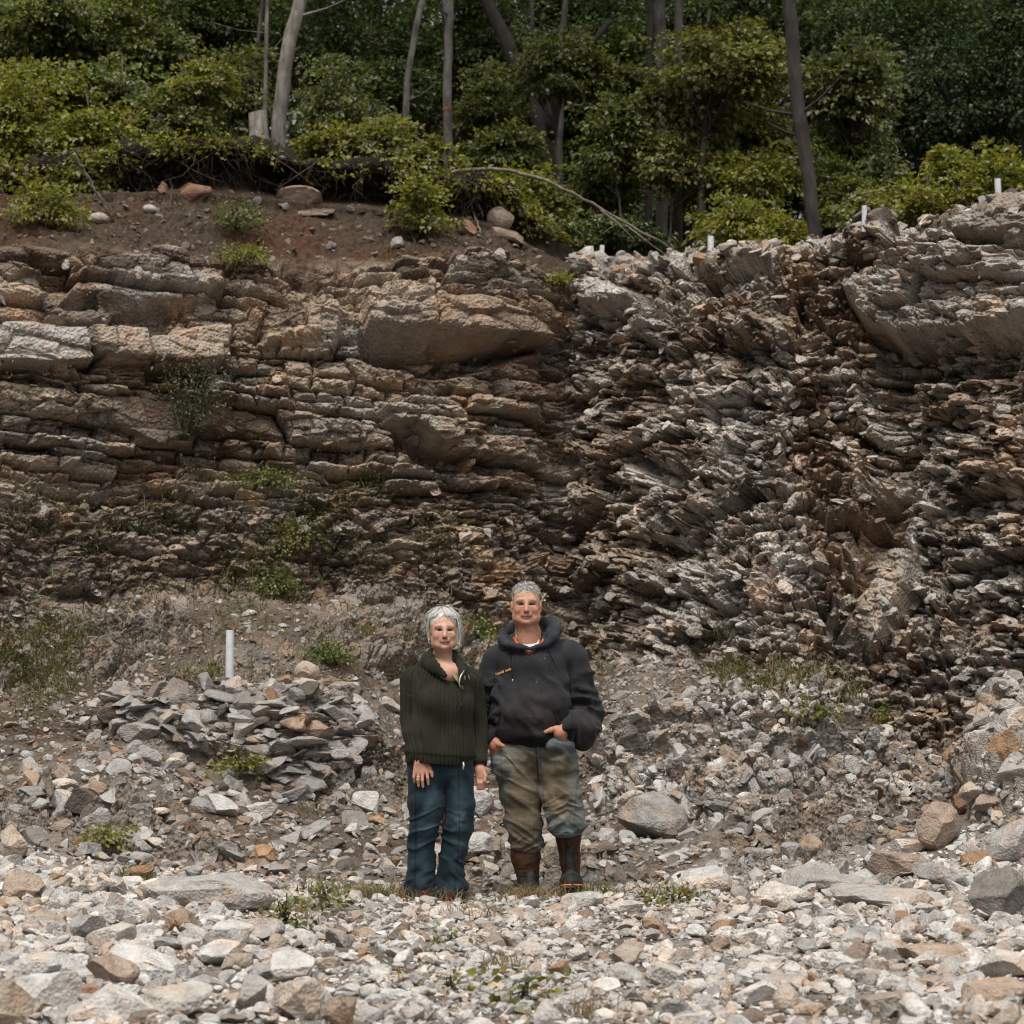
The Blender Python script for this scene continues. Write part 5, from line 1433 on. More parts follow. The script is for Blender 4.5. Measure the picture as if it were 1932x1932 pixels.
# his left hand
S.chain([(.180, -.160, .985), (.140, -.192, .962)], [.031, .040], .02, sq=.8); S.chain([(.168, -.165, .968), (.145, -.172, .93)], [.032, .033], .015, sq=.75)
S.chain([(.118, -.196, .985), (.088, -.213, .976), (.056, -.217, .964)], [.0165, .0135, .0115], .012)
for k in range(4): S.chain([(.112 + .018 * k, -.180, .945), (.112 + .018 * k, -.168, .895), (.110 + .018 * k, -.150, .85)], [.011, .010, .009], .006)
emit("body", S, M_SKIN, man, lambda V: np.where((V[:, 2] > 1.55)[:, None], paint_head(V, hc, q, True, 0), mix(rgb(.47, .245, .165), rgb(.45, .195, .125), np.clip((1.2 - V[:, 2]) * 3, 0, 1)[:, None] * .8)), smooth=1)

# hair: a close cap of short grey hair with loose strands
rng = np.random.default_rng(3)
S = SDF((-.17, -.16, 1.60), (.07, .13, 1.87), .0035)
S.el(q(0, .026, .044), (.0845, .1005, .0895), .01)
S.cut(lambda x, y, z: np.maximum.reduce([y - (hc[1] - .030) , z - (hc[2] + .082 - 1.6 * np.abs(x - hc[0]) * .35 + 0 * y), -(z - 0)]), (-.3, -.3, 1.5), (.3, .3, 2), .012)       # forehead
S.cut(lambda x, y, z: np.maximum(z - (hc[2] - .030 + .5 * np.clip(y - hc[1], -.2, .03)), y - hc[1] - .05), (-.3, -.3, 1.5), (.3, .3, 2), .006)        # above the ears
S.cut(lambda x, y, z: z - (hc[2] - .065), (-.3, -.3, 1.5), (.3, .3, 2), .006)
S.cut(lambda x, y, z: np.maximum.reduce([np.abs(x - hc[0]) - .071, y - hc[1] + .035, z - hc[2] - .060]), (-.3, -.3, 1.5), (.3, .3, 2), .006)
hg = lambda V: rgb(.33, .31, .285) * (1 + .9 * fbm3(V * np.array([60, 60, 14]), 5, 2))[:, None]
hr = emit("hair", S, M_HAIR, man, hg, lambda V, N_: .006 * fbm3(V * np.array([75, 75, 30]), 4, 2) + .004 * fbm3(V * 28, 8, 2))
n = 2600
th = rng.uniform(0, 2 * np.pi, n); ph = np.arccos(rng.uniform(-.15, 1, n))
u = np.stack([np.sin(ph) * np.cos(th), np.sin(ph) * np.sin(th), np.cos(ph)], 1)
okf = ~((u[:, 1] < -.38) & (u[:, 2] < .66 - .35 * np.exp(-((u[:, 0] + .05) / .22) ** 2) + .25 * rng.normal(size=n) * .4)) & ~((np.abs(u[:, 0]) > .5) & (u[:, 2] < -.05) & (u[:, 1] < .3)) & ~((u[:, 1] < -.15) & (u[:, 2] < .1))
u = u[okf]; n = len(u)
r0 = np.array(q(0, .026, .044)) + u * np.array([.083, .099, .088])
tg_ = np.stack([.5 * np.sign(u[:, 0] + .15), -.8 * np.ones(n), -.5 * (1 - u[:, 2])], 1) + rng.normal(size=(n, 3)) * .5; tg_ -= u * np.sum(tg_ * u, 1, keepdims=True)
dr_ = norm(norm(tg_) + u * rng.uniform(.12, .55, (n, 1)))
_unused = norm(u * .55 + np.stack([.6 * np.sign(u[:, 0] + .1) * (np.abs(u[:, 0]) > .1) * .3 + .25, -.35 * np.ones(n), -.55 * (1 - u[:, 2])], 1) + rng.normal(size=(n, 3)) * .35)
ff = np.linspace(0, 1, 4)[None, :, None]; ln = (rng.uniform(.012, .026, n) + .018 * rng.random(n) * (u[:, 2] > .6))[:, None, None]
pth = r0[:, None] + dr_[:, None] * ln * ff + np.array([0, 0, -.006]) * ff ** 2
V, F, c = strands(rng, pth, .0019, rgb(.42, .40, .37) * rng.uniform(.35, 1.5, (n, 1)))
link("loose_strands", mesh_np("loose_strands", V, F, M_HAIR, c), hr)

# hoodie
S = SDF((-.44, -.32, .82), (.44, .30, 1.66), H)
S.el((-.015, .005, 1.27), (.225, .155, .235), .05); S.el((-.025, -.040, 1.08), (.222, .190, .21), .06); S.el((-.03, -.018, .965), (.208, .165, .115), .05)
S.el((-.025, -.060, 1.375), (.150, .080, .10), .05); S.rc((-.185, .025, 1.40), (.20, .025, 1.42), .082, .085, .06); S.rc((-.10, .03, 1.45), (.03, .03, 1.46), .095, .09, .06)
S.chain([(-.225, .03, 1.385), (-.318, .060, 1.115), (-.300, -.01, 1.00), (-.268, -.078, .945)], [.086, .072, .064, .048], .012)
S.chain([(.225, .03, 1.395), (.300, .050, 1.06), (.285, -.03, .985), (.190, -.150, .985)], [.088, .076, .068, .050], .012)
S.cut(lambda x, y, z: z - (.872 + np.clip(x + .20, 0, .5) * .17 - .02 * np.exp(-((x + .03) / .12) ** 2)), (-.235, -.4, .75), (.235, .4, 1.02), .006)
S.cut(lambda x, y, z: (np.hypot((x + .04) / .082, (y + .075) / .125) - 1) * .09 + np.clip(1.448 + 1.0 * np.abs(x + .035) - z, 0, 1), (-.2, -.35, 1.38), (.14, .06, 1.66), .012)
hoodS = S
def hood_disp(V, N_):
    x, y, z = V.T
    arm = sstep(.19, .25, np.abs(x + .01) + .10 * sstep(1.3, 1.1, z) * (np.abs(x) > .2))
    f = .012 * ridge(np.stack([x * 5 , y * 5, z * 7 + 14 * (x + .02) ** 2 * 3], 1) + 3, 31) * sstep(1.34, 1.0, z) + .019 * ridge(V * np.array([6, 8, 16]) + np.stack([0 * x, 0 * x, .6 * x * 16], 1) * .4, 33) * arm * sstep(1.38, 1.15, z)
    f += .014 * ridge(V * np.array([4.5, 5, 10]) + 8, 35) * sstep(1.04, .94, z) * (np.abs(x) < .22)
    f += .024 * crease(np.stack([x * 5 + z * 2.5, y * 5, z * 5 - x * 3 * np.sign(x)], 1), 43) * sstep(1.42, 1.25, z) + .016 * crease(np.stack([x * 4, y * 4, z * 11 + x * 5 * np.sign(x)], 1) + 5, 45) * arm * sstep(1.36, 1.2, z)
    f += .006 * fbm3(V * 6, 37, 2) - .016 * np.exp(-((np.abs(x + .01) - .205) / .018) ** 2) * sstep(1.02, 1.1, z) * sstep(1.40, 1.28, z) * (y < .08) + .008 * ridge(np.stack([x * 8 + z * 9, y * 4, z * 4 - x * 4], 1), 39) * np.exp(-((z - 1.24) / .10) ** 2) * (np.abs(x) < .24)
    band = sstep(.045, .03, z - (.872 + np.clip(x + .20, 0, .5) * .17)) * (np.abs(x) < .23)
    return f - .010 * band
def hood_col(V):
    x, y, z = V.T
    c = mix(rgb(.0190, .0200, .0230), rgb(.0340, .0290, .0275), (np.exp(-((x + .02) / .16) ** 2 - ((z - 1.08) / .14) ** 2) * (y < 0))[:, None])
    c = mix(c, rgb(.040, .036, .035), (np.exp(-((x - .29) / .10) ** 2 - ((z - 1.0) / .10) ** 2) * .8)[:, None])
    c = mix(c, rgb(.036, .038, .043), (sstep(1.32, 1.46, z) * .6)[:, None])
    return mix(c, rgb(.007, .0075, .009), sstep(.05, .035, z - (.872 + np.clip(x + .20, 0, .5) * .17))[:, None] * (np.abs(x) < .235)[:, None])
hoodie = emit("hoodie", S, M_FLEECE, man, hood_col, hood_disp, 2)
for nm, pts_, rr in (("cuff", [(-.286, -.040, .970), (-.258, -.092, .925)], [.052, .043]), ("cuff", [(.222, -.112, .990), (.170, -.166, .986)], [.054, .044])):
    a, b = np.array(pts_[0]), np.array(pts_[1]); f = np.linspace(0, 1, 5)[:, None]
    piece(nm, [tube(a * (1 - f) + b * f, np.interp(f[:, 0], [0, .3, 1], [rr[0] * .9, rr[0], rr[1]]), 22)], M_FLEECE, hoodie, rgb(.010, .011, .013))
S = SDF((-.30, -.26, 1.36), (.24, .28, 1.68), .004)
ring = [(-.038, -.150, 1.448), (-.09, -.150, 1.456), (-.150, -.125, 1.468), (-.196, -.06, 1.500), (-.184, .03, 1.540), (-.12, .10, 1.575), (-.03, .13, 1.595), (.05, .105, 1.605), (.098, .04, 1.602), (.126, -.03, 1.562), (.106, -.10, 1.510), (.060, -.132, 1.472), (-.020, -.150, 1.447)]
S.chain(ring, [.010, .014, .019, .022, .026, .028, .030, .032, .034, .031, .023, .016, .010], .016)
S.el((-.03, .115, 1.50), (.165, .085, .10), .05); S.el((-.165, .01, 1.46), (.052, .10, .05), .03); S.el((.095, .02, 1.50), (.050, .09, .07), .03)
S.cut(lambda x, y, z: (np.sqrt(((x + .042) / .118) ** 2 + ((y + .03) / .135) ** 2 + ((z - 1.62) / .165) ** 2) - 1) * .09, (-.3, -.3, 1.36), (.3, .3, 1.7), .015)
S.cut(lambda x, y, z: np.maximum(1.452 + .9 * np.abs(x + .034) - z, y + .05), (-.16, -.3, 1.38), (.09, .0, 1.6), .01)
emit("hood", S, M_FLEECE, hoodie, lambda V: mix(rgb(.019, .024, .030), rgb(.036, .042, .050), (.5 + fbm3(V * 9, 4, 2))[:, None]), lambda V, N_: .003 * ridge(V * np.array([8, 8, 24]), 41), 1)
# shirt at the open neck, with a red-orange collar
S = SDF((-.20, -.22, 1.36), (.14, .14, 1.56), .0035)
S.el((-.040, -.030, 1.440), (.100, .098, .060), .03); S.rc((-.045, -.01, 1.48), (-.045, -.005, 1.51), .080, .074, .02)
S.rc((-.05, -.035, 1.60), (-.045, -.045, 1.465), .056, .062, .01, 's')
emit("shirt", S, M_DENIM, man, lambda V: np.repeat(rgb(.62, .61, .60)[None], len(V), 0), None, 1)
def chest(x, z, S_=hoodS, off=.004): return (x, S_.front(x, z) - off, z)
collar = []
for pts_ in ([(-.123, -.062, 1.512), (-.112, -.102, 1.487), (-.092, -.132, 1.460), (-.062, -.150, 1.436), (-.040, -.158, 1.418)], [(.052, -.062, 1.507), (.040, -.102, 1.485), (.018, -.132, 1.460), (-.012, -.150, 1.436), (-.034, -.158, 1.418)]):
    collar.append(tube([(x_, min(y_ * .0 + S.front(x_, z_) - .003, y_ + .02), z_) for x_, y_, z_ in pts_], [.009, .009, .008, .007, .005], 8))
piece("shirt_collar", collar, M_DENIM, man, rgb(.55, .085, .02))
for pts_ in ([(-.142, 1.428), (-.140, 1.39), (-.137, 1.34), (-.135, 1.30), (-.133, 1.268)], [(.075, 1.44), (.098, 1.39), (.122, 1.33), (.142, 1.28), (.162, 1.245)]):
    path = [chest(x, z, off=.006) for x, z in pts_]
    ds = piece("drawstring", [tube(path, .0032, 6)], M_FLEECE, hoodie, rgb(.008, .009, .012))
    e = np.array(path[-1]); piece("tip", [tube([e, e + [.001, -.001, -.016]], .0036, 6)], M_METAL, ds, rgb(.5, .5, .5))
def blocks(items, hgt, colr, name, slope, dz=.0015):
    mb = MB()
    for (x, z, w, h) in items:
        p0 = np.array(chest(x, z, off=.0075)); p1 = np.array(chest(x + w, z + slope * w, off=.0075))
        up = np.array([-.12 * h, chest(x, z + h, off=.0075)[1] - p0[1], h])
        A = np.array([p0, p1, p1 + up, p0 + up]); B = A + [0, -dz, 0]
        mb.add(np.concatenate([A, B]), np.array([[3, 2, 1, 0], [4, 5, 6, 7], [0, 1, 5, 4], [1, 2, 6, 5], [2, 3, 7, 6], [3, 0, 4, 7]]), colr)
    return link(name, mb.mesh(name, M_DENIM), hoodie)
it = []
x, z = -.232, 1.290
for w, h in ((.012,.015),(.0085,.011),(.009,.011),(.009,.012),(.006,.016),(-1,0),(.011,.011),(.009,.011),(.0085,.013),(.0085,.015),(.010,.012)):
    if w < 0: x += .008; z += .003; continue
    it += [(x, z, w * .38, h), (x + w * .62, z + .0005, w * .36, h * .9), (x + w * .2, z + (h * .7 if len(it) % 4 else 0), w * .6, h * .28)]
    x += w + .0012; z += (w + .0012) * .36
blocks(it, .012, rgb(.75, .36, .09), "chest_lettering", .36)["label"] = "small orange embroidered lettering on the chest"
it = [(.022, 1.322, .0035, .013), (.026, 1.331, .007, .0035), (.026, 1.321, .007, .0035), (.030, 1.326, .006, .003)]
x, z = .040, 1.3235
for k in range(9):
    it.append((x, z, .0022, .0055)); it.append((x + .002, z + (.0035 if k % 2 else .0), .004, .0018)); x += .0075; z -= .0011
blocks(it, .01, rgb(.50, .50, .51), "chest_logo", -.15)["label"] = "small pale script logo on the chest"
# kangaroo pocket: a slightly raised panel with slanted openings
g = np.linspace(0, 1, 34); VV = []
for a in g:
    zz = .945 + .20 * a + .0
    xl, xr = -.175 + .055 * max(0, (a - .25) / .75), .150 - .075 * max(0, (a - .25) / .75)
    for b in g:
        xx = xl + (xr - xl) * b; e = min(a, 1 - a, b, 1 - b)
        z2 = zz + .10 * (xx + .02) * (1 - a) * .9
        VV.append((xx, hoodS.front(xx, z2) - .002 - .007 * min(1, e / .06) - .0035 * math.sin(9 * xx + 14 * z2), z2))
i = np.arange(33)[:, None] * 34; j = np.arange(33)[None]
FF = np.stack([i + j, i + j + 1, i + 35 + j, i + 34 + j], -1).reshape(-1, 4)
VV = np.array(VV); link("pocket", mesh_np("pocket", VV, FF, M_FLEECE, hood_col(VV), True), hoodie)

for sg in (-1, 1):                                                                   # slanted pocket openings and the seam over the shoulder
    xs = [-.120, -.140, -.160, -.174] if sg < 0 else [.075, .098, .122, .146]
    pth_ = [(x_, hoodS.front(x_, z_) - .009, z_) for x_, z_ in zip(xs, (1.140, 1.085, 1.035, .985))]
    piece("pocket_seam", [tube(pth_, .0045, 6)], M_FLEECE, hoodie, rgb(.008, .0085, .010))
# jeans, muddy, bunched over the boots
S = SDF((-.30, -.26, .26), (.32, .24, 1.00), H)
S.el((-.02, .005, .865), (.215, .150, .115), .05)
S.chain([(-.125, .00, .84), (-.085, -.012, .62), (-.063, -.018, .45), (-.058, .015, .30)], [.130, .110, .094, .083], .04)
S.chain([(.105, -.005, .84), (.145, -.055, .62), (.178, -.075, .45), (.186, -.040, .37)], [.126, .102, .086, .078], .04)
S.rc((-.215, -.085, .845), (-.19, -.105, .76), .040, .05, .03); S.rc((.105, -.176, .893), (.180, -.150, .888), .042, .042, .035); S.rc((.15, -.135, .88), (.14, -.12, .78), .055, .058, .03)
S.cut(lambda x, y, z: z - (.284 + .012 * np.sin(x * 40)), (-.3, -.3, .2), (.06, .3, .36), .004)
S.cut(lambda x, y, z: z - .372, (.065, -.3, .2), (.36, .3, .42), .004)
def jd(V, N_):
    x, y, z = V.T
    rl = (x > .06)
    st = .014 * ridge(V * np.array([6, 6, 24]) + np.stack([0 * x, 0 * x, 30 * np.abs(x - .18)], 1) * .5, 51) * np.where(rl, sstep(.66, .52, z) * sstep(.375, .42, z), sstep(.40, .34, z))
    w = .010 * crease(np.stack([x * 5 + z * 4, y * 4, z * 9 - 5 * np.abs(x - .02)], 1), 58) * sstep(.95, .84, z) + .012 * ridge(V * np.array([4.5, 5, 12]) + np.stack([0 * x, 0 * x, 8 * x], 1), 53) * sstep(.95, .78, z)
    cr = .010 * ridge(np.stack([x * 9 + z * 7, y * 5, z * 11 - x * 9], 1), 55) * np.exp(-((z - .76) / .09) ** 2)
    fly = -.008 * np.exp(-((x - .008 + .10 * (z - .8)) / .006) ** 2) * (y < 0) * sstep(.62, .75, z)
    return st + w + cr + fly + .004 * fbm3(V * 8, 57, 2)
def jc(V):
    x, y, z = V.T
    blue, mud = rgb(.112, .130, .130), rgb(.108, .087, .058)
    n_ = fbm3(V * np.array([7, 7, 4]), 61, 3)
    m = 1.25 * np.exp(-((x + .08) / .12) ** 2) * sstep(.98, .75, z) + 1.3 * np.exp(-((x - .14) / .09) ** 2) * sstep(.90, .74, z) * sstep(.42, .54, z)
    c = mix(blue, mud, np.clip(m * .95 + n_ * .28 + .5 * vn3(V * np.array([30, 30, 12]), 67), 0, 1)[:, None])
    c = mix(c, rgb(.115, .150, .158), (np.exp(-((z - .93) / .05) ** 2) * (x > 0) * .35 + sstep(.46, .38, z) * (x > .06) * .8)[:, None])
    st = fbm3(V * np.array([6, 6, 60]), 63, 2)
    wear = ridge(V * np.array([4.5, 5, 12]) + np.stack([0 * x, 0 * x, 8 * x], 1), 53) + ridge(V * np.array([4, 4, 40]) + np.stack([0 * x, 0 * x, 10 * x], 1), 65) * .7
    c = c * (1 + .55 * st)[:, None] * np.clip(.62 + .42 * wear, .35, 1.7)[:, None]
    fl = (np.abs(x - (.008 - .10 * (z - .8))) < .004) & (y < 0) & (z > .66); c[fl] *= .5
    side = (np.abs(np.abs(x - np.where(x > .02, .14, -.09)) - np.interp(z, [.3, .5, .85], [.075, .085, .115])) < .004) & (y < .02); c[side] *= .78
    hemm = (np.abs(z - .387) < .003) & (x > .06); c[hemm] *= .55
    return c
jeans = emit("jeans", S, M_DENIM, man, jc, jd, 1)

# rubber boots
def boot(shaft, rad, foot, label, front_patch):
    S = SDF((-.20, -.34, -.02), (.36, .16, .46), H)
    S.chain(shaft, rad, .02)
    b = emit("boot", S, M_RUBBER, man, lambda V: np.repeat(rgb(.052, .024, .015)[None], len(V), 0) * (1 + .6 * fbm3(V * 12, 71, 3))[:, None], lambda V, N_: .004 * ridge(V * np.array([9, 9, 22]), 73), 1)
    b["label"] = label
    S = SDF((-.20, -.34, -.04), (.36, .16, .42), H)
    hl, tp, r1, r2 = foot
    hl, tp = np.array(hl), np.array(tp); d = (tp - hl) / np.linalg.norm(tp - hl); upv = np.array([0, -d[2], d[1]]) * -1; upv = upv if upv[2] > 0 else -upv
    S.rc(hl, tp, r1, r2, .02); S.rc(hl + upv * .01, hl * .4 + tp * .6 + upv * .012, r1, r2 * 1.02, .03)
    S.rc(shaft[-1], hl + upv * .02, rad[-1] * 1.05, r1 * 1.1, .03)
    for a, b_, w in front_patch: S.rc(a, b_, w, w, .01)
    emit("rubber_shell", S, M_RUBBER, b, lambda V: np.repeat(rgb(.022, .021, .020)[None], len(V), 0) * (1 + .9 * fbm3(V * 14, 75, 3))[:, None], lambda V, N_: .002 * ridge(V * np.array([9, 9, 30]), 77), 1)
    # welted sole with tread
    S = SDF((-.20, -.36, -.06), (.36, .16, .30), H)
    dn = -upv
    S.rc(hl + dn * (r1 * .72), tp + dn * (r2 * .72), r1 * 1.06, r2 * 1.12, .01)
    c0 = hl + dn * (r1 * .55)
    S.cut(lambda x, y, z: .5 * 0 - ((x - c0[0]) * dn[0] + (y - c0[1]) * dn[1] + (z - c0[2]) * dn[2]), (-.3, -.5, -.2), (.5, .3, .4), .004)
    lowp = hl + dn * (r1 * .98)
    S.cut(lambda x, y, z: ((x - lowp[0]) * dn[0] + (y - lowp[1]) * dn[1] + (z - lowp[2]) * dn[2]) * -1.0, (-.3, -.5, -.2), (.5, .3, .4), .004)
    for k in range(9):
        m_ = hl + (tp - hl) * (k / 7.5) + dn * (r1 * 1.0)
        S.rc(m_ + [-.08, 0, 0], m_ + [.08, 0, 0], .008, .008, .003, 's')
    emit("sole", S, M_RUBBER, b, lambda V: mix(rgb(.020, .019, .018), rgb(.10, .055, .025), np.clip(.25 + 1.6 * fbm3(V * 22, 79, 2), 0, 1)[:, None]), None, 0)
    # orange line round the toe
    arc = []
    sx = np.array([1.0, 0, 0])
    for t in np.linspace(-1.75, 1.75, 19):
        ctr = tp + d * 0 + dn * (r2 * .18)
        arc.append(ctr + sx * math.sin(t) * (r2 * 1.03) + d * (math.cos(t) * r2 * 1.03 if abs(t) < 1.57 else (1.57 - abs(t)) * .25))
    piece("toe_stripe", [tube(arc, .0045, 6)], M_RUBBER, b, rgb(.62, .19, .06))
    return b
boot([(-.058, .015, .34), (-.056, .018, .24), (-.042, .022, .12)], [.080, .082, .064], ((-.042, .035, .052), (-.030, -.150, .042), .050, .048), "brown rubber boot standing flat behind dry grass", [((-.03, -.045, .13), (-.035, -.075, .06), .030)])
boot([(.188, -.045, .44), (.190, -.040, .36), (.202, -.030, .22), (.207, -.02, .12)], [.070, .070, .054, .050], ((.205, -.01, .070), (.209, -.175, .098), .054, .060), "brown rubber boot with raised toe showing its tread", [((.197, -.085, .30), (.203, -.085, .15), .026)])
piece("boot_strap", [tube([(.184, -.111, .365), (.190, -.108, .30)], .012, 8)], M_RUBBER, man, rgb(.03, .03, .03))

# =============================================================== the woman
WX, WY = P(832.6, 1700, 11.85)[0], 11.85
wom = empty("person", (WX, WY, 0.0), "woman with white hair in dark olive ribbed cardigan and dark blue jeans", "person")
wc = (.010, -.050, 1.548); WYAW = .10
S = SDF((-.30, -.30, 0), (.32, .22, 1.70), H)
q = head(S, wc, False, WYAW)
S.rc((.005, -.005, 1.48), (-.005, .020, 1.33), .047, .056, .03); S.rc((.008, -.045, 1.45), (.005, -.03, 1.34), .034, .04, .03)
S.rc((0, .02, 1.33), (0, .02, 1.0), .09, .13, .05, sq=.75); S.rc((-.13, .02, 1.27), (.13, .03, 1.27), .05, .05, .05)
S.el((.03, -.05, 1.30), (.10, .075, .07), .04)
S.rc((0, .02, 1.0), (-.01, .02, .80), .13, .14, .05, sq=.75)
S.chain([(-.172, .005, 1.27), (-.172, .02, 1.03), (-.124, -.100, .835)], [.045, .036, .025], .03)
S.chain([(.165, .06, 1.27), (.20, .085, 1.02), (.212, .035, .80)], [.045, .036, .025], .03)
S.chain([(-.08, .01, .80), (-.09, 0, .44), (-.11, .03, .06)], [.085, .055, .035], .03); S.chain([(.08, .01, .80), (.065, 0, .44), (.05, .03, .06)], [.085, .055, .035], .03)
# her right hand, back towards us, fingers hanging
S.chain([(-.124, -.100, .835), (-.118, -.118, .80)], [.025, .030], .015)
for a, b in (((-.133, -.118, .80), (-.146, -.125, .745)), ((-.122, -.120, .80), (-.124, -.130, .738)), ((-.112, -.120, .80), (-.103, -.130, .738)), ((-.103, -.116, .80), (-.082, -.125, .748))): S.rc(a, b, .020, .0135, .014)
for kn, md, tp_, r_ in (((-.149, -.126, .745), (-.153, -.134, .712), (-.150, -.124, .684), .0086), ((-.127, -.131, .735), (-.130, -.140, .697), (-.126, -.131, .662), .0093), ((-.104, -.132, .735), (-.105, -.142, .695), (-.101, -.133, .657), .0096), ((-.081, -.126, .745), (-.075, -.136, .708), (-.071, -.128, .672), .0092)):
    S.chain([kn, md, tp_], [r_ * 1.18, r_ * 1.02, r_ * .8], .0035)
S.chain([(-.095, -.112, .80), (-.066, -.118, .765), (-.054, -.124, .738), (-.049, -.126, .716)], [.016, .0125, .0105, .0085], .006)
# her left hand, half hidden
S.chain([(.212, .035, .80), (.218, .020, .745), (.222, .012, .712)], [.025, .030, .026], .015)
for k in range(4): S.chain([(.205 + .012 * k, .006, .715), (.210 + .011 * k, -.008, .675), (.206 + .010 * k, 0, .640)], [.0105, .0092, .0075], .004)
S.chain([(.236, .01, .755), (.250, -.012, .715), (.246, -.022, .685)], [.013, .0105, .0085], .006)
body = emit("body", S, M_SKIN, wom, lambda V: np.where((V[:, 2] > 1.40)[:, None], paint_head(V, wc, q, False, WYAW), mix(rgb(.53, .305, .22), rgb(.49, .255, .18), np.clip((1.1 - V[:, 2]) * 3, 0, 1)[:, None])), smooth=1)
rg = np.linspace(0, 2 * np.pi, 13); piece("ring", [tube(np.stack([-.128 + .0105 * np.cos(rg), -.136 + .0105 * np.sin(rg), .716 + 0 * rg], 1), .0018, 5)], M_METAL, wom, rgb(.7, .66, .6))

# hair: chin-length, white, swept from the crown, fringe parted in the middle
rng = np.random.default_rng(8)
S = SDF((-.13, -.19, 1.36), (.15, .12, 1.70), .0035)
S.el(q(0, .030, .046), (.086, .100, .086), .01); S.rc(q(0, .055, .0), q(0, .060, -.085), .072, .058, .03)
S.rc(q(.082, .0, .0), q(.088, -.01, -.085), .020, .010, .02); S.rc(q(-.080, .02, .0), q(-.078, .02, -.075), .016, .010, .02)
S.cut(lambda x, y, z: np.maximum.reduce([np.abs(x - wc[0] - .008) - .064 + .35 * np.clip(z - wc[2] - .01, 0, 1), y - wc[1] + .018, z - (wc[2] + .080 - .85 * np.abs(x - wc[0] - .006))]), (-.3, -.3, 1.3), (.3, .3, 1.8), .010)
hw = lambda V: rgb(.58, .56, .53) * (1 + .7 * fbm3(V * np.array([70, 70, 12]), 5, 2))[:, None]
hr = emit("hair", S, M_HAIR, wom, hw, lambda V, N_: .005 * ridge(V * np.array([70, 70, 9]), 4, 1) * .6)
n = 2400
az = np.where(rng.random(n) < .35, rng.uniform(-1.05, 1.05, n), rng.uniform(-np.pi, np.pi, n))                                                    # 0 = straight ahead
fr = np.abs(az) < 1.05
end = np.where(fr, rng.uniform(.72, 1.16, n) + .30 * np.abs(az), rng.uniform(1.55, 2.2, n))  # polar angle where the strand ends
side = (np.abs(az) >= 1.05) & (np.abs(az) < 1.9)
m = 8; f = np.linspace(0, 1, m)[None]
pol = rng.uniform(.01, .30, (n, 1)) * (1 - f) + end[:, None] * f
sw = az[:, None] + np.where(fr, .34 * np.sign(az + .12), 0)[:, None] * f ** 1.5
er_ = np.array([.092, .107, .094]) + rng.uniform(-.002, .005, (n, 1))
cen_ = np.array(q(0, .026, .042))
pth = cen_ + np.stack([np.sin(pol) * np.sin(sw) * er_[:, :1], -np.sin(pol) * np.cos(sw) * er_[:, 1:2], np.cos(pol) * er_[:, 2:]], -1)
drop = np.where(side & (az > 0), rng.uniform(.03, .095, n), np.where(np.abs(az) >= 1.9, rng.uniform(.02, .07, n), np.where(side, rng.uniform(0, .05, n), 0)))
pth[:, :, 2] -= drop[:, None] * f ** 2
pth[:, :, 0] += (np.where(side & (az > 0), .012, 0))[:, None] * f ** 2
pth += rng.normal(size=(n, 1, 3)) * (.0030 + .012 * (rng.random((n, 1, 1)) < .10)) * f[..., None]
hcol = rgb(.66, .645, .615) * rng.uniform(.58, 1.22, (n, 1))
V, F, c = strands(rng, pth, .0023, hcol)
link("loose_strands", mesh_np("loose_strands", V, F, M_HAIR, np.clip(c, 0, .85)), hr)
for s in (-1, 1):
    e = np.array(q(s * .082, -.002, -.068)); V, F = ico(2)
    piece("earring", [(V * .0068 + e, F)], M_METAL, wom, rgb(.02, .03, .05))

# cardigan, ribbed
YW = .42
def rot(x, y): return (x * math.cos(YW) - y * math.sin(YW), x * math.sin(YW) + y * math.cos(YW))
S = SDF((-.34, -.30, .70), (.34, .26, 1.42), H)
def rel_(c, r, k):
    x, y = rot(c[0], c[1]); S.el((x, y, c[2]), r, k, yaw=YW)
rel_((0, .01, 1.20), (.185, .130, .19), .05); rel_((0, -.03, 1.12), (.150, .135, .13), .05)
for s in (-1, 1): rel_((s * .075, -.085, 1.135), (.078, .072, .082), .05)
rel_((0, .0, .98), (.185, .140, .16), .06); rel_((-.005, .005, .84), (.212, .168, .17), .06)
S.rc((-.140, -.005, 1.285), (.135, .05, 1.285), .058, .058, .05); S.rc((-.05, .015, 1.33), (.05, .03, 1.33), .062, .060, .05)
S.chain([(-.170, .000, 1.262), (-.176, .018, 1.04), (-.160, -.04, .95), (-.128, -.094, .845)], [.070, .062, .058, .052], .010)
S.chain([(.165, .06, 1.262), (.198, .085, 1.02), (.210, .045, .81)], [.070, .062, .050], .012)
S.cut(lambda x, y, z: z - (.782 - .09 * np.clip(x + .05, -.1, .4)), (-.30, -.3, .66), (.30, .3, .80), .006)
S.cut(lambda x, y, z: np.where(x < -.06, .824 - z, 1) * -1 + 0, (-.3, -.3, .7), (-.066, -.125, .826), .003) if False else None
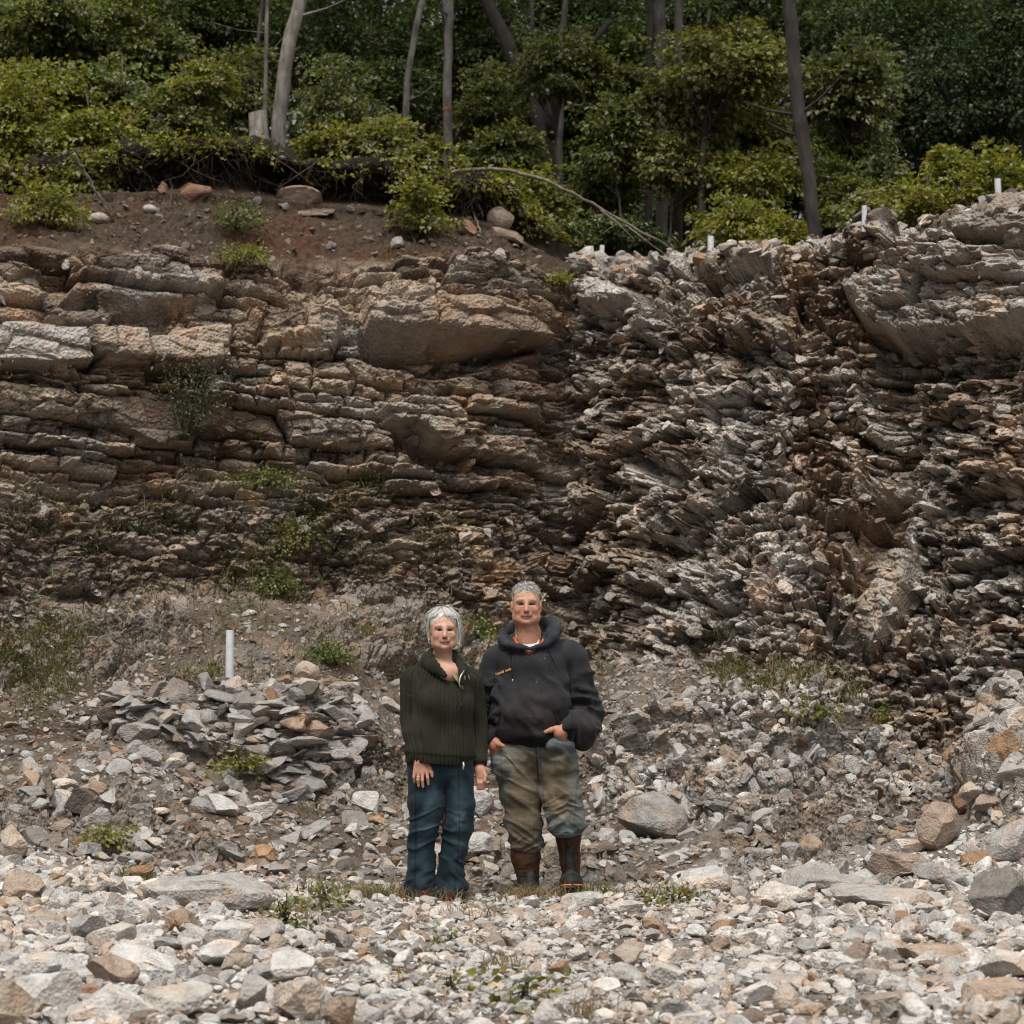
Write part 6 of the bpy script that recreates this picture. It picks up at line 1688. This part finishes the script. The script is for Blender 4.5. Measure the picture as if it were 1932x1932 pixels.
# open neck, turned towards her left
S.cut(lambda x, y, z: np.maximum.reduce([(1.41 - 1.394 * (x + .02) - z) / 1.716, x - (.122 - .27 * (z - 1.212)), y - .0 * x]), (-.12, -.32, 1.15), (.2, .03, 1.45), .008)
S.rc((.0, -.02, 1.50), (-.002, .0, 1.30), .056, .060, .01, 's')
cardS = S
def rib(V):
    x, y, z = V.T
    la = (x < -.118 + .03 * sstep(1.0, .85, z)) & (z < 1.30); ra = (x > .165) & (z < 1.25) & (y > .0)
    ax_ = np.interp(z, [.84, .95, 1.04, 1.262], [-.128, -.160, -.176, -.170]); ay = np.interp(z, [.84, .95, 1.04, 1.262], [-.094, -.04, .018, 0])
    th1 = np.arctan2(x - ax_, -(y - ay)) * .062
    th2 = np.arctan2(x, -(y - .02)) * .185
    return np.where(la, th1, np.where(ra, x + y, th2))
def cd(V, N_):
    x, y, z = V.T
    r = rib(V) / .025
    s_ = np.abs(np.sin(np.pi * r))
    amp = .0120 * sstep(-.01, .05, np.abs((1.41 - 1.394 * (x + .02) - z) / 1.716)) * (1 - .55 * np.exp(-((z - 1.0) / .12) ** 2) * (x > -.1))
    f = .004 * fbm3(V * 7, 81, 2) + .007 * ridge(V * np.array([6, 6, 11]), 83) * sstep(1.15, .95, z) * (x < -.1) + .004 * ridge(V * np.array([5, 5, 9]), 85) * (x > -.1) * np.exp(-((z - 1.0) / .1) ** 2)
    hem_ = .006 * sstep(.85, .83, z + .09 * np.clip(x + .05, -.1, .4))
    zx, zy = rot(.0, -.2)
    return amp * (np.sqrt(s_ + .02) - .75) + f - hem_
def ccol(V):
    x, y, z = V.T
    return rgb(.0215, .0205, .0125) * (1 + .5 * fbm3(V * 10, 87, 2))[:, None]
card = emit("cardigan", S, M_KNIT, wom, ccol, cd, 1)
a, b = np.array([-.140, -.072, .875]), np.array([-.120, -.108, .812]); f = np.linspace(0, 1, 6)[:, None]
V, F = tube(a * (1 - f) + b * f, [.050, .056, .058, .057, .056, .046], 44)
N_ = V - (a + (b - a) * np.clip(((V - a) @ (b - a)) / ((b - a) @ (b - a)), 0, 1)[:, None]); V = V + norm(N_) * (.0028 * np.sin(np.arange(len(V)) % 44 * np.pi / 2))[:, None]
piece("cuff", [(V, F)], M_KNIT, card, rgb(.0215, .0205, .0125))
piece("cuff", [tube([(.209, .052, .86), (.211, .042, .80), (.212, .035, .775)], [.052, .052, .046], 24)], M_KNIT, card, rgb(.022, .022, .016))
# fold-down collar
S = SDF((-.20, -.24, 1.16), (.22, .16, 1.46), .004)
S.chain([(.112, -.130, 1.245), (.120, -.110, 1.31), (.092, -.05, 1.372), (.06, .03, 1.405), (0, .06, 1.415), (-.055, .03, 1.41), (-.078, -.04, 1.388), (-.045, -.10, 1.340), (.02, -.140, 1.290)], [.012, .020, .024, .026, .028, .030, .032, .028, .012], .02)
S.rc((-.088, -.05, 1.36), (-.040, -.118, 1.315), .034, .020, .03); S.rc((-.040, -.110, 1.315), (.020, -.145, 1.280), .018, .006, .02)
S.rc((.0, -.02, 1.50), (-.002, .0, 1.28), .052, .058, .008, 's')
emit("collar", S, M_KNIT, card, ccol, lambda V, N_: .002 * np.sin(V[:, 0] * 380) + .003 * ridge(V * 14, 89), 1)
# green vest top in the open neck
S = SDF((-.12, -.24, 1.14), (.16, .06, 1.36), .004)
S.el((.045, -.055, 1.22), (.090, .100, .10), .03)
S.rc((-.01, -.12, 1.42), (.030, -.165, 1.245), .062, .045, .006, 's')
S.cut(lambda x, y, z: .004 - (1.41 - 1.394 * (x + .02) - z) / 1.716, (-.12, -.3, 1.1), (.2, .1, 1.4), .004)
S.cut(lambda x, y, z: .004 - (x - (.122 - .27 * (z - 1.212))), (-.12, -.3, 1.1), (.2, .1, 1.4), .004)
emit("vest_top", S, M_DENIM, wom, lambda V: np.repeat(rgb(.20, .19, .10)[None], len(V), 0), None, 1)
def cpt(x, z, off=.004): return (x, cardS.front(x, z) - off, z)
zp = [(.112, -.150, 1.285), (.104, -.158, 1.258), (.104, -.166, 1.235), (.112, cardS.front(.112, 1.205) - .006, 1.205)]
zpr = piece("zipper", [tube([(.130, -.128, 1.315)] + zp, .0042, 6)], M_METAL, card, rgb(.55, .55, .52))
piece("zip_lining", [tube([(.120, -.118, 1.318), (.130, -.120, 1.29), (.134, -.125, 1.26)], [.008, .010, .005], 7)], M_DENIM, card, rgb(.16, .24, .28))
zl = [cpt(x, z, .001) for x, z in ((.113, 1.20), (.118, 1.14), (.120, 1.08), (.120, 1.0), (.122, .92), (.124, .84), (.126, .785))]
piece("front_seam", [tube(zl, .0050, 6)], M_KNIT, card, rgb(.014, .014, .010))
e = np.array(cpt(.126, .785, .006)); piece("zip_pull", [tube([e + [0, 0, .012], e + [.003, -.003, -.006], e + [-.002, -.002, -.03]], [.004, .006, .0045], 7)], M_METAL, card, rgb(.7, .7, .68))

# dark jeans
S = SDF((-.26, -.24, .0), (.26, .22, .92), H)
S.el((-.01, .005, .78), (.175, .125, .15), .05)
S.chain([(-.085, .0, .78), (-.082, -.01, .56), (-.102, -.005, .41), (-.119, .01, .24), (-.119, .0, .10), (-.117, -.005, .02)], [.108, .104, .074, .068, .076, .080], .03)
S.chain([(.078, .005, .78), (.104, .0, .56), (.090, .01, .42), (.060, .025, .25), (.052, .02, .10), (.048, .015, .02)], [.100, .083, .080, .069, .076, .078], .010)
S.cut(lambda x, y, z: z - (.030 + .012 * np.sin(x * 30)), (-.3, -.3, -.1), (.3, .3, .06), .004)
def wd(V, N_):
    x, y, z = V.T
    st = .012 * ridge(V * np.array([6, 6, 15]) + np.stack([0 * x, 0 * x, 9 * np.abs(x)], 1), 91) * sstep(.26, .08, z)
    kn = .012 * crease(np.stack([x * 6, y * 4, z * 12 + 6 * np.abs(x + .02)], 1), 94) * sstep(.60, .44, z) + .010 * ridge(V * np.array([5, 5, 10]) + np.stack([0 * x, 0 * x, -8 * x], 1), 93) * np.exp(-((z - .42) / .10) ** 2)
    seam_ = .0035 * (np.exp(-((x - (-.155 + .06 * (.7 - z) * 0 + np.interp(z, [0, .4, .8], [.005, .0, .025]))) / .005) ** 2)) * (y < 0)
    return st + kn + seam_ + .005 * ridge(V * np.array([5, 5, 8]), 95) + .003 * fbm3(V * 9, 97, 2)
def wcol(V):
    x, y, z = V.T
    base, fade = rgb(.0085, .0195, .0275), rgb(.038, .064, .078)
    w = np.exp(-((x + .06) / .05) ** 2 - ((z - .52) / .13) ** 2) + .55 * np.exp(-((x - .10) / .04) ** 2 - ((z - .5) / .13) ** 2) + .4 * np.exp(-((x + .11) / .04) ** 2 - ((z - .2) / .1) ** 2)
    c = mix(base, fade, np.clip(w * .7 + .9 * fbm3(V * np.array([9, 9, 5]), 99, 3), 0, 1)[:, None])
    wear = ridge(V * np.array([6, 6, 15]) + np.stack([0 * x, 0 * x, 9 * np.abs(x)], 1), 91) + .7 * ridge(V * np.array([5, 5, 10]) + np.stack([0 * x, 0 * x, -8 * x], 1), 93)
    sm = np.abs(x - np.interp(z, [0, .4, .8], [-.150, -.142, -.150])) < .0035; sm |= np.abs(x - np.interp(z, [0, .4, .7], [.072, .105, .10])) < .003
    c[sm & (y < 0)] *= .45
    return c * (1 + .4 * fbm3(V * np.array([6, 6, 70]), 103, 2))[:, None] * np.clip(.55 + .62 * wear, .3, 2.3)[:, None]
emit("jeans", S, M_DENIM, wom, wcol, wd, 1)
for xx, yy in ((-.095, -.10), (.045, -.07)):
    S = SDF((xx - .10, yy - .12, -.01), (xx + .10, yy + .22, .13), .004)
    S.rc((xx, yy + .15, .045), (xx, yy, .035), .038, .036, .02); S.rc((xx, yy + .12, .07), (xx, yy + .05, .06), .036, .034, .03)
    S.cut(lambda x, y, z: z - .006, (-.4, -.4, -.1), (.4, .4, .05), .003)
    sh = emit("shoe", S, M_DENIM, wom, lambda V: np.where((V[:, 2] < .022)[:, None], rgb(.10, .09, .085), rgb(.055, .012, .012)), None, 1)
